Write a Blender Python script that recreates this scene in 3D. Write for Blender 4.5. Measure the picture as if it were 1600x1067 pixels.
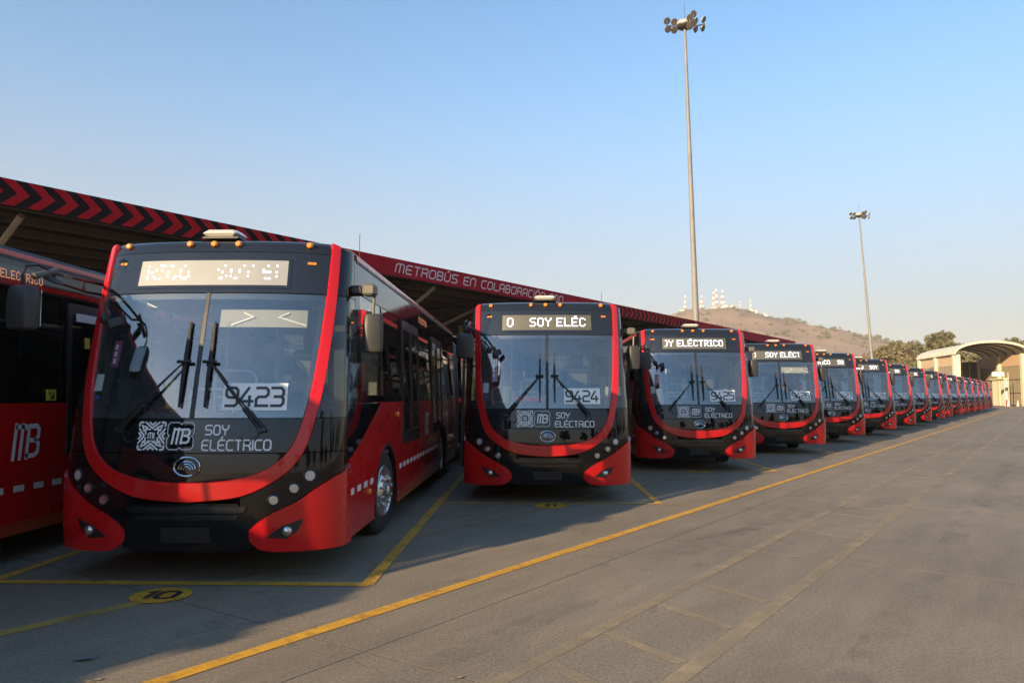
import bpy, math, random
import numpy as np
from mathutils import Vector, Matrix
R = math.radians
for o in list(bpy.data.objects): bpy.data.objects.remove(o)
sc = bpy.context.scene
COL = sc.collection

# ------------------------------------------------------------ camera, sky, sun, exposure
cam_d = bpy.data.cameras.new('camera'); cam = bpy.data.objects.new('camera', cam_d); COL.objects.link(cam)
cam.location = (0, 0, 1.6); cam.rotation_euler = (R(94.0), 0, math.atan(28/1200))
cam_d.sensor_width = 36; cam_d.lens = 27; cam_d.clip_start = .05; cam_d.clip_end = 9000
sc.camera = cam
SUN_EL, SUN_AZ = R(15.5), R(37.2)            # light travels towards azimuth 36 deg right of +Y
wd = bpy.data.worlds.new('World'); sc.world = wd; wd.use_nodes = True
nt = wd.node_tree; nt.nodes.clear()
sky = nt.nodes.new('ShaderNodeTexSky'); sky.sky_type = 'NISHITA'; sky.sun_disc = False
sky.sun_elevation = SUN_EL; sky.sun_rotation = SUN_AZ + math.pi
sky.altitude = 2200; sky.air_density = 1.0; sky.dust_density = 1.4; sky.ozone_density = 2.0
bg = nt.nodes.new('ShaderNodeBackground'); bg.inputs[1].default_value = .117
wo = nt.nodes.new('ShaderNodeOutputWorld')
# city haze: the lower sky pales to a dusty cream, the same all the way round
wtc = nt.nodes.new('ShaderNodeTexCoord'); wsp = nt.nodes.new('ShaderNodeSeparateXYZ'); nt.links.new(wtc.outputs['Generated'], wsp.inputs[0])
wrp = nt.nodes.new('ShaderNodeValToRGB'); wrp.color_ramp.interpolation = 'B_SPLINE'
els = wrp.color_ramp.elements; els[0].position = 0; els[0].color = (.97,)*3+(1,); els[1].position = .62; els[1].color = (0,0,0,1)
for ps, vl in ((.12,.86),(.26,.52),(.38,.20)): e_ = els.new(ps); e_.color = (vl,)*3+(1,)
nt.links.new(wsp.outputs['Z'], wrp.inputs[0])
wmx = nt.nodes.new('ShaderNodeMixRGB'); wmx.inputs[2].default_value = (1.80, 1.73, 1.54, 1)
whs = nt.nodes.new('ShaderNodeHueSaturation'); whs.inputs['Saturation'].default_value = 1.16; whs.inputs['Hue'].default_value = .490; whs.inputs['Value'].default_value = 1.12
nt.links.new(sky.outputs[0], whs.inputs['Color'])
nt.links.new(wrp.outputs[0], wmx.inputs[0]); nt.links.new(whs.outputs[0], wmx.inputs[1])
nt.links.new(wmx.outputs[0], bg.inputs[0]); nt.links.new(bg.outputs[0], wo.inputs[0])
sd = bpy.data.lights.new('sun', 'SUN'); sun = bpy.data.objects.new('sun', sd); COL.objects.link(sun)
sd.energy = 5.0; sd.angle = R(.5); sd.color = (1, .73, .42)
tr = Vector((math.sin(SUN_AZ)*math.cos(SUN_EL), math.cos(SUN_AZ)*math.cos(SUN_EL), -math.sin(SUN_EL)))
sun.rotation_euler = tr.to_track_quat('-Z', 'Y').to_euler()
vs = sc.view_settings; vs.view_transform = 'Standard'; vs.look = 'None'; vs.gamma = 1; vs.exposure = 1.32
vs.use_curve_mapping = False
try:
    sc.cycles.max_bounces = 8; sc.cycles.transparent_max_bounces = 16
    sc.cycles.diffuse_bounces = 3; sc.cycles.glossy_bounces = 4
except Exception: pass

rng = random.Random(7); nrng = np.random.default_rng(7)
# row frame: Q along the row of buses, P across it (towards the aisle)
ND = Vector((.8301, -.5576, 0)); QD = Vector((.5576, .8301, 0))
def pq(p, q, z=0): v = ND*p + QD*q; return Vector((v.x, v.y, z))

# ------------------------------------------------------------ helpers
class MB:
    def __init__(s): s.v = []; s.f = []
    def add(s, vs, fs):
        b = len(s.v); s.v += [tuple(v) for v in vs]; s.f += [tuple(i+b for i in f) for f in fs]; return s
    def box(s, a, b, M=None):
        x0, y0, z0 = a; x1, y1, z1 = b
        vs = [Vector(c) for c in ((x0,y0,z0),(x1,y0,z0),(x1,y1,z0),(x0,y1,z0),(x0,y0,z1),(x1,y0,z1),(x1,y1,z1),(x0,y1,z1))]
        if M: vs = [M @ v for v in vs]
        return s.add(vs, [(3,2,1,0),(4,5,6,7),(0,1,5,4),(1,2,6,5),(2,3,7,6),(3,0,4,7)])
    def bbox(s, a, b, r=.01, M=None):      # box with chamfered vertical+horizontal edges (octagon prism look)
        x0, y0, z0 = a; x1, y1, z1 = b
        rings = []
        for z, i in ((z0, r), (z0+r, 0), (z1-r, 0), (z1, r)):
            rings.append([(x0+i+r,y0+i,z),(x1-i-r,y0+i,z),(x1-i,y0+i+r,z),(x1-i,y1-i-r,z),(x1-i-r,y1-i,z),(x0+i+r,y1-i,z),(x0+i,y1-i-r,z),(x0+i,y0+i+r,z)])
        vs = [Vector(c) for rg in rings for c in rg]
        if M: vs = [M @ v for v in vs]
        fs = [tuple(range(7,-1,-1)), tuple(range(24,32))]
        for k in range(3):
            for j in range(8): fs.append((k*8+j, k*8+(j+1)%8, k*8+8+(j+1)%8, k*8+8+j))
        return s.add(vs, fs)
    def tube(s, pts, rad, n=8, cap=True):
        pts = [Vector(p) for p in pts]; m = len(pts)
        rads = rad if isinstance(rad, (list, tuple)) else [rad]*m
        vs = []
        up = None
        for i, p in enumerate(pts):
            t = (pts[min(i+1, m-1)] - pts[max(i-1, 0)]).normalized()
            if up is None or abs(t.dot(up)) > .98:
                up = Vector((0,0,1)) if abs(t.z) < .9 else Vector((1,0,0))
            a = t.cross(up).normalized(); b = a.cross(t)
            for k in range(n):
                an = 2*math.pi*k/n
                vs.append(p + (a*math.cos(an) + b*math.sin(an))*rads[i])
        fs = []
        for i in range(m-1):
            for k in range(n): fs.append((i*n+k, i*n+(k+1)%n, (i+1)*n+(k+1)%n, (i+1)*n+k))
        if cap: fs += [tuple(range(n-1,-1,-1)), tuple(range((m-1)*n, m*n))]
        return s.add(vs, fs)
    def lathe(s, prof, M, n=24):            # prof: (r, h) along local +Z of M
        vs = []; m = len(prof)
        for r, h in prof:
            for k in range(n):
                a = 2*math.pi*k/n; vs.append(M @ Vector((r*math.cos(a), r*math.sin(a), h)))
        fs = []
        for i in range(m-1):
            for k in range(n): fs.append((i*n+k, i*n+(k+1)%n, (i+1)*n+(k+1)%n, (i+1)*n+k))
        if prof[0][0] > 1e-6: fs.append(tuple(range(n-1,-1,-1)))
        if prof[-1][0] > 1e-6: fs.append(tuple(range((m-1)*n, m*n)))
        return s.add(vs, fs)
    def grid(s, rows, thick=None):          # rows: list of lists of Vector ; thick: offsets (same shape) for a back layer
        nr, nc = len(rows), len(rows[0]); vs = [v for r in rows for v in r]
        fs = [(i*nc+j, i*nc+j+1, (i+1)*nc+j+1, (i+1)*nc+j) for i in range(nr-1) for j in range(nc-1)]
        if thick:
            o = nr*nc; vs += [v for r in thick for v in r]
            fs += [tuple(reversed([k+o for k in f])) for f in fs]
            for j in range(nc-1):
                fs.append((j+1, j, j+o, j+1+o)); b = (nr-1)*nc; fs.append((b+j, b+j+1, b+j+1+o, b+j+o))
            for i in range(nr-1):
                a = i*nc; fs.append((a, a+nc, a+nc+o, a+o)); c = i*nc+nc-1; fs.append((c+nc, c, c+o, c+nc+o))
        return s.add(vs, fs)
    def prism(s, poly, fn, d0, d1):         # 2D polygon -> fn(a,b,depth)
        n = len(poly); vs = [fn(a,b,d0) for a,b in poly] + [fn(a,b,d1) for a,b in poly]
        fs = [tuple(range(n)), tuple(range(2*n-1, n-1, -1))]
        for i in range(n): fs.append((i, (i+1)%n, n+(i+1)%n, n+i))
        return s.add(vs, fs)
    def mesh(s, name, mat, smooth=False, fix=True):
        me = bpy.data.meshes.new(name); me.from_pydata([tuple(v) for v in s.v], [], s.f)
        if fix:
            import bmesh
            bm = bmesh.new(); bm.from_mesh(me); bmesh.ops.recalc_face_normals(bm, faces=bm.faces); bm.to_mesh(me); bm.free()
        me.materials.append(mat)
        if smooth:
            me.polygons.foreach_set('use_smooth', [True]*len(me.polygons))
            try: me.set_sharp_from_angle(angle=R(38))
            except Exception: pass
        me.update(); return me
    def build(s, name, mat, parent=None, smooth=False, fix=True):
        o = bpy.data.objects.new(name, s.mesh(name, mat, smooth, fix)); COL.objects.link(o)
        if parent: o.parent = parent
        return o

def tag(o, label=None, cat=None, group=None, kind=None):
    if label: o['label'] = label
    if cat: o['category'] = cat
    if group: o['group'] = group
    if kind: o['kind'] = kind
    return o
def empty(name, loc=(0,0,0), rz=0):
    o = bpy.data.objects.new(name, None); COL.objects.link(o); o.location = loc; o.rotation_euler.z = rz
    o.empty_display_size = .2
    return o
def inst(me, name, parent=None, loc=(0,0,0), rz=0):
    o = bpy.data.objects.new(name, me); COL.objects.link(o); o.location = loc; o.rotation_euler.z = rz
    if parent: o.parent = parent
    return o
def copy_tree(o, parent=None, skip=()):
    c = o.copy(); COL.objects.link(c); c.parent = parent
    for ch in o.children:
        if ch.name.split('.')[0] not in skip: copy_tree(ch, c, skip)
    return c
def interp(x, xs, ys): return float(np.interp(x, xs, ys))

# ------------------------------------------------------------ materials
def mat(name, col, rough=.5, metal=0, coat=0, emis=None, estr=0, var=0, vscale=8, col2=None, bump=0, bscale=60, spec=.5, dust=0):
    m = bpy.data.materials.new(name); m.use_nodes = True; t = m.node_tree; b = t.nodes['Principled BSDF']
    b.inputs['Base Color'].default_value = (*col, 1); b.inputs['Roughness'].default_value = rough
    b.inputs['Metallic'].default_value = metal; b.inputs['Coat Weight'].default_value = coat
    b.inputs['Coat Roughness'].default_value = .04; b.inputs['Specular IOR Level'].default_value = spec
    if emis: b.inputs['Emission Color'].default_value = (*emis, 1); b.inputs['Emission Strength'].default_value = estr
    if var or col2 or bump or dust:
        tc = t.nodes.new('ShaderNodeTexCoord')
    if var or col2:
        nz = t.nodes.new('ShaderNodeTexNoise'); nz.inputs['Scale'].default_value = vscale; nz.inputs['Detail'].default_value = 8
        nz.inputs['Roughness'].default_value = .65
        t.links.new(tc.outputs['Object'], nz.inputs['Vector'])
        rp = t.nodes.new('ShaderNodeValToRGB'); rp.color_ramp.elements[0].position = .3; rp.color_ramp.elements[1].position = .7
        c2 = col2 if col2 else tuple(min(1, c*(1+var)) for c in col)
        c1 = col if col2 else tuple(c*(1-var) for c in col)
        rp.color_ramp.elements[0].color = (*c1, 1); rp.color_ramp.elements[1].color = (*c2, 1)
        t.links.new(nz.outputs[0], rp.inputs[0]); t.links.new(rp.outputs[0], b.inputs['Base Color'])
    if dust:
        n3 = t.nodes.new('ShaderNodeTexNoise'); n3.inputs['Scale'].default_value = 3.5; n3.inputs['Detail'].default_value = 9
        t.links.new(tc.outputs['Object'], n3.inputs['Vector'])
        mr = t.nodes.new('ShaderNodeMapRange'); mr.inputs[1].default_value = .35; mr.inputs[2].default_value = .75
        mr.inputs[3].default_value = rough; mr.inputs[4].default_value = min(1, rough+dust)
        t.links.new(n3.outputs[0], mr.inputs[0]); t.links.new(mr.outputs[0], b.inputs['Roughness'])
    if bump:
        n2 = t.nodes.new('ShaderNodeTexNoise'); n2.inputs['Scale'].default_value = bscale; n2.inputs['Detail'].default_value = 6
        t.links.new(tc.outputs['Object'], n2.inputs['Vector'])
        bp = t.nodes.new('ShaderNodeBump'); bp.inputs['Strength'].default_value = bump; bp.inputs['Distance'].default_value = .02
        t.links.new(n2.outputs[0], bp.inputs['Height']); t.links.new(bp.outputs[0], b.inputs['Normal'])
    return m
def glass(name, tint, ior=1.5, dirt=.03, rough=0.0, refl=1.0):
    m = bpy.data.materials.new(name); m.use_nodes = True; t = m.node_tree; t.nodes.clear()
    out = t.nodes.new('ShaderNodeOutputMaterial'); tp = t.nodes.new('ShaderNodeBsdfTransparent'); tp.inputs[0].default_value = (*tint, 1)
    gl = t.nodes.new('ShaderNodeBsdfGlossy'); gl.inputs['Roughness'].default_value = rough; gl.inputs[0].default_value = (refl,)*3+(1,)
    df = t.nodes.new('ShaderNodeBsdfDiffuse'); df.inputs[0].default_value = (.5,.48,.44,1)
    # Schlick reflectance that is the same from both faces of the pane
    ge = t.nodes.new('ShaderNodeNewGeometry'); dt = t.nodes.new('ShaderNodeVectorMath'); dt.operation = 'DOT_PRODUCT'
    t.links.new(ge.outputs['Incoming'], dt.inputs[0]); t.links.new(ge.outputs['Normal'], dt.inputs[1])
    def mth(op, a, b=None):
        n = t.nodes.new('ShaderNodeMath'); n.operation = op
        for k, v in enumerate((a, b)):
            if v is None: continue
            if isinstance(v, (int, float)): n.inputs[k].default_value = v
            else: t.links.new(v, n.inputs[k])
        return n.outputs[0]
    f0 = ((ior-1)/(ior+1))**2
    fr_ = mth('ADD', mth('MULTIPLY', mth('POWER', mth('SUBTRACT', 1.0, mth('ABSOLUTE', dt.outputs['Value'])), 5.0), 1-f0), f0)
    m1 = t.nodes.new('ShaderNodeMixShader'); m2 = t.nodes.new('ShaderNodeMixShader')
    tc = t.nodes.new('ShaderNodeTexCoord'); nz = t.nodes.new('ShaderNodeTexNoise'); nz.inputs['Scale'].default_value = 2.5; nz.inputs['Detail'].default_value = 8
    t.links.new(tc.outputs['Object'], nz.inputs['Vector'])
    mr = t.nodes.new('ShaderNodeMapRange'); mr.inputs[1].default_value = .3; mr.inputs[2].default_value = .75; mr.inputs[3].default_value = dirt*.4; mr.inputs[4].default_value = dirt*1.6
    t.links.new(nz.outputs[0], mr.inputs[0]); t.links.new(mr.outputs[0], m1.inputs[0])
    t.links.new(tp.outputs[0], m1.inputs[1]); t.links.new(df.outputs[0], m1.inputs[2])
    t.links.new(fr_, m2.inputs[0]); t.links.new(m1.outputs[0], m2.inputs[1]); t.links.new(gl.outputs[0], m2.inputs[2])
    t.links.new(m2.outputs[0], out.inputs[0])
    return m
def worn(name, col, cover, scale=3.0, rough=.7):     # worn road paint: patches of it are missing
    m = mat(name, col, rough, var=.18, vscale=5); t = m.node_tree; b = t.nodes['Principled BSDF']; out = t.nodes['Material Output']
    tc = t.nodes.new('ShaderNodeTexCoord'); nz = t.nodes.new('ShaderNodeTexNoise'); nz.inputs['Scale'].default_value = scale
    nz.inputs['Detail'].default_value = 12; nz.inputs['Roughness'].default_value = .75
    t.links.new(tc.outputs['Object'], nz.inputs['Vector'])
    mr = t.nodes.new('ShaderNodeMapRange'); mr.inputs[1].default_value = .5-.25*(2*cover-1)-.16; mr.inputs[2].default_value = .5-.25*(2*cover-1)+.16
    mr.inputs[3].default_value = 1; mr.inputs[4].default_value = max(0, min(.35, (1-cover)*.0)) 
    mr.inputs[3].default_value = max(0., 1.3*cover-.35) if cover < .9 else 1
    mr.inputs[3].default_value, mr.inputs[4].default_value = 0, min(1, cover+.1)
    t.links.new(nz.outputs[0], mr.inputs[0])
    tp = t.nodes.new('ShaderNodeBsdfTransparent'); mx = t.nodes.new('ShaderNodeMixShader')
    t.links.new(mr.outputs[0], mx.inputs[0]); t.links.new(tp.outputs[0], mx.inputs[1]); t.links.new(b.outputs[0], mx.inputs[2])
    t.links.new(mx.outputs[0], out.inputs[0]); return m

M = {}
M['red'] = mat('bus_red_paint', (.56, .006, .008), .26, coat=.65, dust=.10, spec=.3)
M['black'] = mat('black_gloss_panel', (.006, .0065, .008), .015, spec=.6, dust=.02)
M['blackdeep'] = mat('black_bumper_gloss', (.006, .006, .007), .05, spec=.45, dust=.05)
M['header'] = mat('header_gloss_panel', (.012, .014, .018), .08, spec=.75, dust=.08)
M['blacksat'] = mat('black_satin', (.014, .014, .015), .35, dust=.2)
M['rubber'] = mat('rubber', (.018, .018, .019), .75, var=.3, vscale=20)
M['mirror_shell'] = mat('mirror_shell_plastic', (.035, .035, .036), .38, dust=.2)
M['bracket'] = mat('grey_bracket', (.10, .095, .08), .5, var=.15)
M['chrome'] = mat('chrome', (.75, .75, .76), .12, metal=1)
M['lamp'] = mat('lamp_lens', (.62, .62, .60), .10, metal=.85, coat=1)
M['amber'] = mat('amber_lens', (.75, .22, .01), .2, coat=.8, var=.15, vscale=40)
M['white'] = mat('white_print', (.80, .81, .82), .4)
M['card'] = mat('paper_card', (.84, .88, .88), .7)
M['digit'] = mat('grey_digit', (.045, .05, .055), .6)
M['windshield'] = glass('windshield_glass', (.93, .96, .95), 2.05, .010)
M['clearside'] = glass('clear_side_glass', (.86, .90, .89), 1.62, .012)
M['tint'] = glass('tinted_side_glass', (.42, .45, .45), 1.62, .012)
M['cornerglass'] = glass('corner_glass', (.62, .66, .66), 1.62, .012)
M['led_board'] = mat('led_board', (.075, .078, .066), .45, var=.12, vscale=3)
M['led'] = mat('led_dots', (.8, .8, .85), .5, emis=(.72, .74, 1.0), estr=1.6)
M['led_side'] = mat('led_side_dots', (.8, .4, .2), .5, emis=(1, .34, .14), estr=.28)
M['int_grey'] = mat('interior_grey', (.20, .20, .20), .6)
M['int_light'] = mat('interior_light', (.36, .36, .34), .5)
M['int_floor'] = mat('interior_floor', (.12, .12, .13), .7)
M['seat'] = mat('seat_plastic', (.34, .03, .04), .45)
M['seat_dark'] = mat('driver_seat_fabric', (.05, .05, .055), .8)
M['rail'] = mat('grab_rail', (.72, .70, .62), .3)
M['yellowrail'] = mat('yellow_rail', (.75, .52, .08), .35)
M['blind'] = mat('sun_blind', (.30, .275, .225), .8, var=.06)
M['bellows'] = mat('bellows_rubber', (.20, .205, .21), .65, var=.15)
M['reflect'] = mat('reflective_tape', (.72, .72, .70), .35)
M['roofskin'] = mat('roof_skin', (.025,.025,.026), .45, dust=.2)
M['skirt'] = mat('skirt_orange', (.42, .06, .012), .35, coat=.5)
M['yellow_st'] = mat('yellow_sticker', (.75, .62, .06), .5)
M['magenta'] = mat('magenta_tag', (.32, .05, .16), .5)
M['blue'] = mat('blue_sticker', (.04, .17, .5), .5)
M['chassis'] = mat('chassis', (.012, .012, .012), .8)
M['rim'] = mat('steel_rim', (.62, .62, .60), .22, metal=.9, var=.1)
M['barlens'] = mat('lightbar_lens', (.50, .49, .46), .12, coat=1, spec=.8)

# ------------------------------------------------------------ stroke lettering (flat print)
def rr(w=4, h=6, c=1): return [(c,0),(w-c,0),(w,c),(w,h-c),(w-c,h),(c,h),(0,h-c),(0,c),(c,0)]
GL = {
 'S': (4, [[(4,6),(.8,6),(0,5.2),(0,3.8),(.8,3),(3.2,3),(4,2.2),(4,.8),(3.2,0),(0,0)]]),
 'O': (4, [rr()]), '0': (4, [rr()]), 'Y': (4, [[(0,6),(0,4.4),(1,3.2),(3,3.2),(4,4.4),(4,6)], [(2,3.2),(2,0)]]),
 'E': (3.8, [[(3.8,6),(1,6),(0,5),(0,1),(1,0),(3.8,0)], [(0,3),(3.3,3)]]),
 'L': (3.4, [[(0,6),(0,.9),(.9,0),(3.4,0)]]), 'C': (3.8, [[(3.8,6),(1,6),(0,5),(0,1),(1,0),(3.8,0)]]),
 'T': (3.8, [[(0,6),(3.8,6)], [(1.9,6),(1.9,0)]]),
 'R': (3.9, [[(0,0),(0,6),(3.1,6),(3.9,5.2),(3.9,3.6),(3.1,2.8),(0,2.8)], [(2.6,2.8),(3.9,1.4),(3.9,0)]]),
 'I': (.2, [[(.1,6),(.1,0)]]), 'M': (5.2, [[(0,0),(0,5),(1,6),(4.2,6),(5.2,5),(5.2,0)], [(2.6,6),(2.6,0)]]),
 'B': (3.9, [[(0,0),(0,6),(2.9,6),(3.6,5.3),(3.6,3.8),(2.9,3.1),(0,3.1)], [(2.9,3.1),(3.9,2.3),(3.9,.8),(3.1,0),(0,0)]]),
 'U': (4, [[(0,6),(0,1),(1,0),(3,0),(4,1),(4,6)]]), 'N': (3.9, [[(0,0),(0,5),(1,6),(2.9,6),(3.9,5),(3.9,0)]]),
 'A': (4, [[(0,0),(0,5),(1,6),(3,6),(4,5),(4,0)], [(0,2.4),(4,2.4)]]),
 '1': (1.6, [[(0,5),(1.3,6),(1.3,0)]]), '2': (4, [[(0,6),(3.2,6),(4,5.2),(4,3.8),(3.2,3),(.8,3),(0,2.2),(0,0),(4,0)]]),
 '3': (4, [[(0,6),(3.2,6),(4,5.2),(4,3.7),(3.3,3.05),(1,3.05)], [(3.3,3.05),(4,2.4),(4,.8),(3.2,0),(0,0)]]),
 '4': (4.2, [[(2.6,6),(0,2.2),(0,1.5),(4.2,1.5)], [(3,3.2),(3,0)]]), '5': (4, [[(4,6),(0,6),(0,3.4),(3.2,3.4),(4,2.6),(4,.8),(3.2,0),(0,0)]]),
 '6': (4, [[(3.8,6),(.8,6),(0,5.2),(0,.8),(.8,0),(3.2,0),(4,.8),(4,2.6),(3.2,3.4),(0,3.4)]]),
 '7': (4, [[(0,6),(4,6),(4,5),(1.4,0)]]), '8': (4, [[(.8,3.1),(0,2.3),(0,.8),(.8,0),(3.2,0),(4,.8),(4,2.3),(3.2,3.1),(.8,3.1),(.1,3.8),(.1,5.2),(.8,6),(3.2,6),(3.9,5.2),(3.9,3.8),(3.2,3.1)]]),
 '9': (4, [[(0,0),(3.2,0),(4,.8),(4,5.2),(3.2,6),(.8,6),(0,5.2),(0,3.6),(.8,2.8),(4,2.8)]]), ' ': (2.2, []),
}
for a, b in (('É','E'),('Ó','O'),('Ú','U')): GL[a] = (GL[b][0], GL[b][1]+[[(1.6,6.9),(2.5,8)]])
def strokes(text, h, gap=1.5, shear=0, x0=0, z0=0):
    k = h/6; out = []; x = 0
    for c in text:
        w, pl = GL[c]
        for p in pl: out.append([(x0+(x+a+shear*b)*k, z0+b*k) for a, b in p])
        x += w+gap
    return out, (x-gap)*k
def ribbon(mb, pl, w, fn, off, seg=.06):
    # mitred flat ribbon along a polyline, mapped with fn(a,b,off)
    pts = [Vector((a, b)) for a, b in pl]; closed = (pts[0]-pts[-1]).length < 1e-6
    if closed: pts = pts[:-1]
    q = []
    n = len(pts)
    for i in range(n if closed else n-1):
        a, b = pts[i], pts[(i+1) % n]; m = max(1, int((b-a).length/seg))
        for j in range(m): q.append(a.lerp(b, j/m))
    if not closed: q.append(pts[-1])
    n = len(q); L = []; Rr = []
    for i in range(n):
        a = q[i-1] if (i or closed) else q[i]; c = q[(i+1) % n] if (i < n-1 or closed) else q[i]
        d1 = (q[i]-a); d2 = (c-q[i])
        if d1.length < 1e-9: d1 = d2
        if d2.length < 1e-9: d2 = d1
        d1 = d1.normalized(); d2 = d2.normalized(); t = (d1+d2)
        t = t.normalized() if t.length > 1e-6 else d1
        nrm = Vector((-t.y, t.x)); co = max(.45, nrm.dot(Vector((-d1.y, d1.x))))
        ext = Vector((0, 0))
        if not closed and i == 0: ext = -d2*w*.3
        if not closed and i == n-1: ext = d1*w*.3
        L.append(q[i]+nrm*(w/2/co)+ext); Rr.append(q[i]-nrm*(w/2/co)+ext)
    vs = [fn(p.x, p.y, off) for p in L] + [fn(p.x, p.y, off) for p in Rr]
    fs = [(i, (i+1) % n, n+(i+1) % n, n+i) for i in range(n if closed else n-1)]
    mb.add(vs, fs)
LED = {'S':["01111","10000","10000","01110","00001","00001","11110"],'O':["01110","10001","10001","10001","10001","10001","01110"],
 'Y':["10001","10001","01010","00100","00100","00100","00100"],'E':["11111","10000","10000","11110","10000","10000","11111"],
 'L':["10000"]*6+["11111"],'C':["01110","10001","10000","10000","10000","10001","01110"],'T':["11111"]+["00100"]*6,
 'R':["11110","10001","10001","11110","10100","10010","10001"],'I':["111","010","010","010","010","010","111"],' ':["00"]*7}
def led_cols(text):
    cols = []
    for c in text:
        acc = c == 'É'; g = LED['E' if acc else c]
        for j in range(len(g[0])): cols.append([g[r][j] == '1' for r in range(7)] + [acc and j in (2,3)])
        cols.append([False]*8)
    return cols

# ------------------------------------------------------------ the setting: ground, slabs, markings
def ground_mat():
    m = bpy.data.materials.new('yard_concrete'); m.use_nodes = True; t = m.node_tree; b = t.nodes['Principled BSDF']
    L = t.links.new; N = t.nodes.new
    tc = N('ShaderNodeTexCoord')
    def noise(s, d=8, r=.6, mp=None):
        n = N('ShaderNodeTexNoise'); n.inputs['Scale'].default_value = s; n.inputs['Detail'].default_value = d; n.inputs['Roughness'].default_value = r
        L((mp or tc.outputs['Object']), n.inputs['Vector']) if mp is None else L(mp, n.inputs['Vector']); return n
    geo = N('ShaderNodeNewGeometry')
    mpn = N('ShaderNodeMapping'); mpn.inputs['Rotation'].default_value = (0, 0, -math.atan2(QD.y, QD.x)+R(0)); L(geo.outputs['Position'], mpn.inputs['Vector'])
    stretch = N('ShaderNodeMapping'); stretch.inputs['Scale'].default_value = (.35, 1.6, 1); L(mpn.outputs[0], stretch.inputs['Vector'])
    n1 = noise(.22, 10, .62, geo.outputs['Position']); n2 = noise(1.6, 10, .7, stretch.outputs[0]); n3 = noise(38, 5, .7, geo.outputs['Position'])
    n4 = noise(.9, 12, .78, geo.outputs['Position'])
    r1 = N('ShaderNodeValToRGB'); r1.color_ramp.elements[0].position = .32; r1.color_ramp.elements[1].position = .7
    r1.color_ramp.elements[0].color = (.180, .149, .106, 1); r1.color_ramp.elements[1].color = (.255, .212, .152, 1); L(n1.outputs[0], r1.inputs[0])
    mx = N('ShaderNodeMixRGB'); mx.blend_type = 'OVERLAY'; mx.inputs[0].default_value = .55
    g2 = N('ShaderNodeValToRGB'); g2.color_ramp.elements[0].position = .3; g2.color_ramp.elements[1].position = .72
    g2.color_ramp.elements[0].color = (.34,.34,.34,1); g2.color_ramp.elements[1].color = (.66,.66,.66,1); L(n2.outputs[0], g2.inputs[0])
    L(r1.outputs[0], mx.inputs[1]); L(g2.outputs[0], mx.inputs[2])
    mx2 = N('ShaderNodeMixRGB'); mx2.blend_type = 'OVERLAY'; mx2.inputs[0].default_value = .7; L(mx.outputs[0], mx2.inputs[1]); L(n3.outputs[0], mx2.inputs[2])
    # pale scuffs
    r4 = N('ShaderNodeValToRGB'); r4.color_ramp.elements[0].position = .60; r4.color_ramp.elements[1].position = .76
    r4.color_ramp.elements[0].color = (0,0,0,1); r4.color_ramp.elements[1].color = (.6,.6,.6,1); L(n4.outputs[0], r4.inputs[0])
    mx3 = N('ShaderNodeMixRGB'); mx3.inputs[2].default_value = (.31, .275, .22, 1); L(r4.outputs[0], mx3.inputs[0]); L(mx2.outputs[0], mx3.inputs[1])
    # hairline cracks and fine aggregate
    n5 = noise(75, 6, .75, geo.outputs['Position']); n6 = noise(1.1, 6, .7, geo.outputs['Position'])
    vd = N('ShaderNodeVectorMath'); vd.operation = 'MULTIPLY_ADD'; vd.inputs[1].default_value = (.9,.9,0); L(n6.outputs['Color'], vd.inputs[0]); L(geo.outputs['Position'], vd.inputs[2])
    vo = N('ShaderNodeTexVoronoi'); vo.feature = 'DISTANCE_TO_EDGE'; vo.inputs['Scale'].default_value = .21; L(vd.outputs[0], vo.inputs['Vector'])
    ck = N('ShaderNodeMapRange'); ck.inputs[1].default_value = 0; ck.inputs[2].default_value = .0016; ck.inputs[3].default_value = .62; ck.inputs[4].default_value = 0; L(vo.outputs['Distance'], ck.inputs[0])
    mx4 = N('ShaderNodeMixRGB'); mx4.inputs[2].default_value = (.06,.05,.04,1); L(ck.outputs[0], mx4.inputs[0]); L(mx3.outputs[0], mx4.inputs[1])
    mx5 = N('ShaderNodeMixRGB'); mx5.blend_type = 'OVERLAY'; mx5.inputs[0].default_value = .95; L(mx4.outputs[0], mx5.inputs[1]); L(n5.outputs[0], mx5.inputs[2])
    L(mx5.outputs[0], b.inputs['Base Color'])
    b.inputs['Roughness'].default_value = .78; b.inputs['Specular IOR Level'].default_value = .35
    # raked grooves across the slabs plus grain
    wv = N('ShaderNodeTexWave'); wv.wave_type = 'BANDS'; wv.bands_direction = 'X'; wv.inputs['Scale'].default_value = 13.0; wv.inputs['Distortion'].default_value = .8
    wv.inputs['Detail'].default_value = 2; L(mpn.outputs[0], wv.inputs['Vector'])
    ng = noise(.35, 3, .5, geo.outputs['Position']); gr = N('ShaderNodeMapRange'); gr.inputs[1].default_value = .42; gr.inputs[2].default_value = .62; L(ng.outputs[0], gr.inputs[0])
    mw = N('ShaderNodeMath'); mw.operation = 'MULTIPLY'; L(wv.outputs['Fac'], mw.inputs[0]); L(gr.outputs[0], mw.inputs[1])
    ad = N('ShaderNodeMath'); ad.operation = 'MULTIPLY_ADD'; ad.inputs[1].default_value = .8; L(n3.outputs[0], ad.inputs[0]); L(mw.outputs[0], ad.inputs[2])
    bp = N('ShaderNodeBump'); bp.inputs['Strength'].default_value = .30; bp.inputs['Distance'].default_value = .006; L(ad.outputs[0], bp.inputs['Height']); L(bp.outputs[0], b.inputs['Normal'])
    return m
M['yard'] = ground_mat()
M['soil'] = mat('dry_soil', (.17, .13, .085), .95, col2=(.27, .21, .14), vscale=.05)
M['paint'] = worn('yellow_road_paint', (.66, .34, .025), .80, 7.0)
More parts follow.
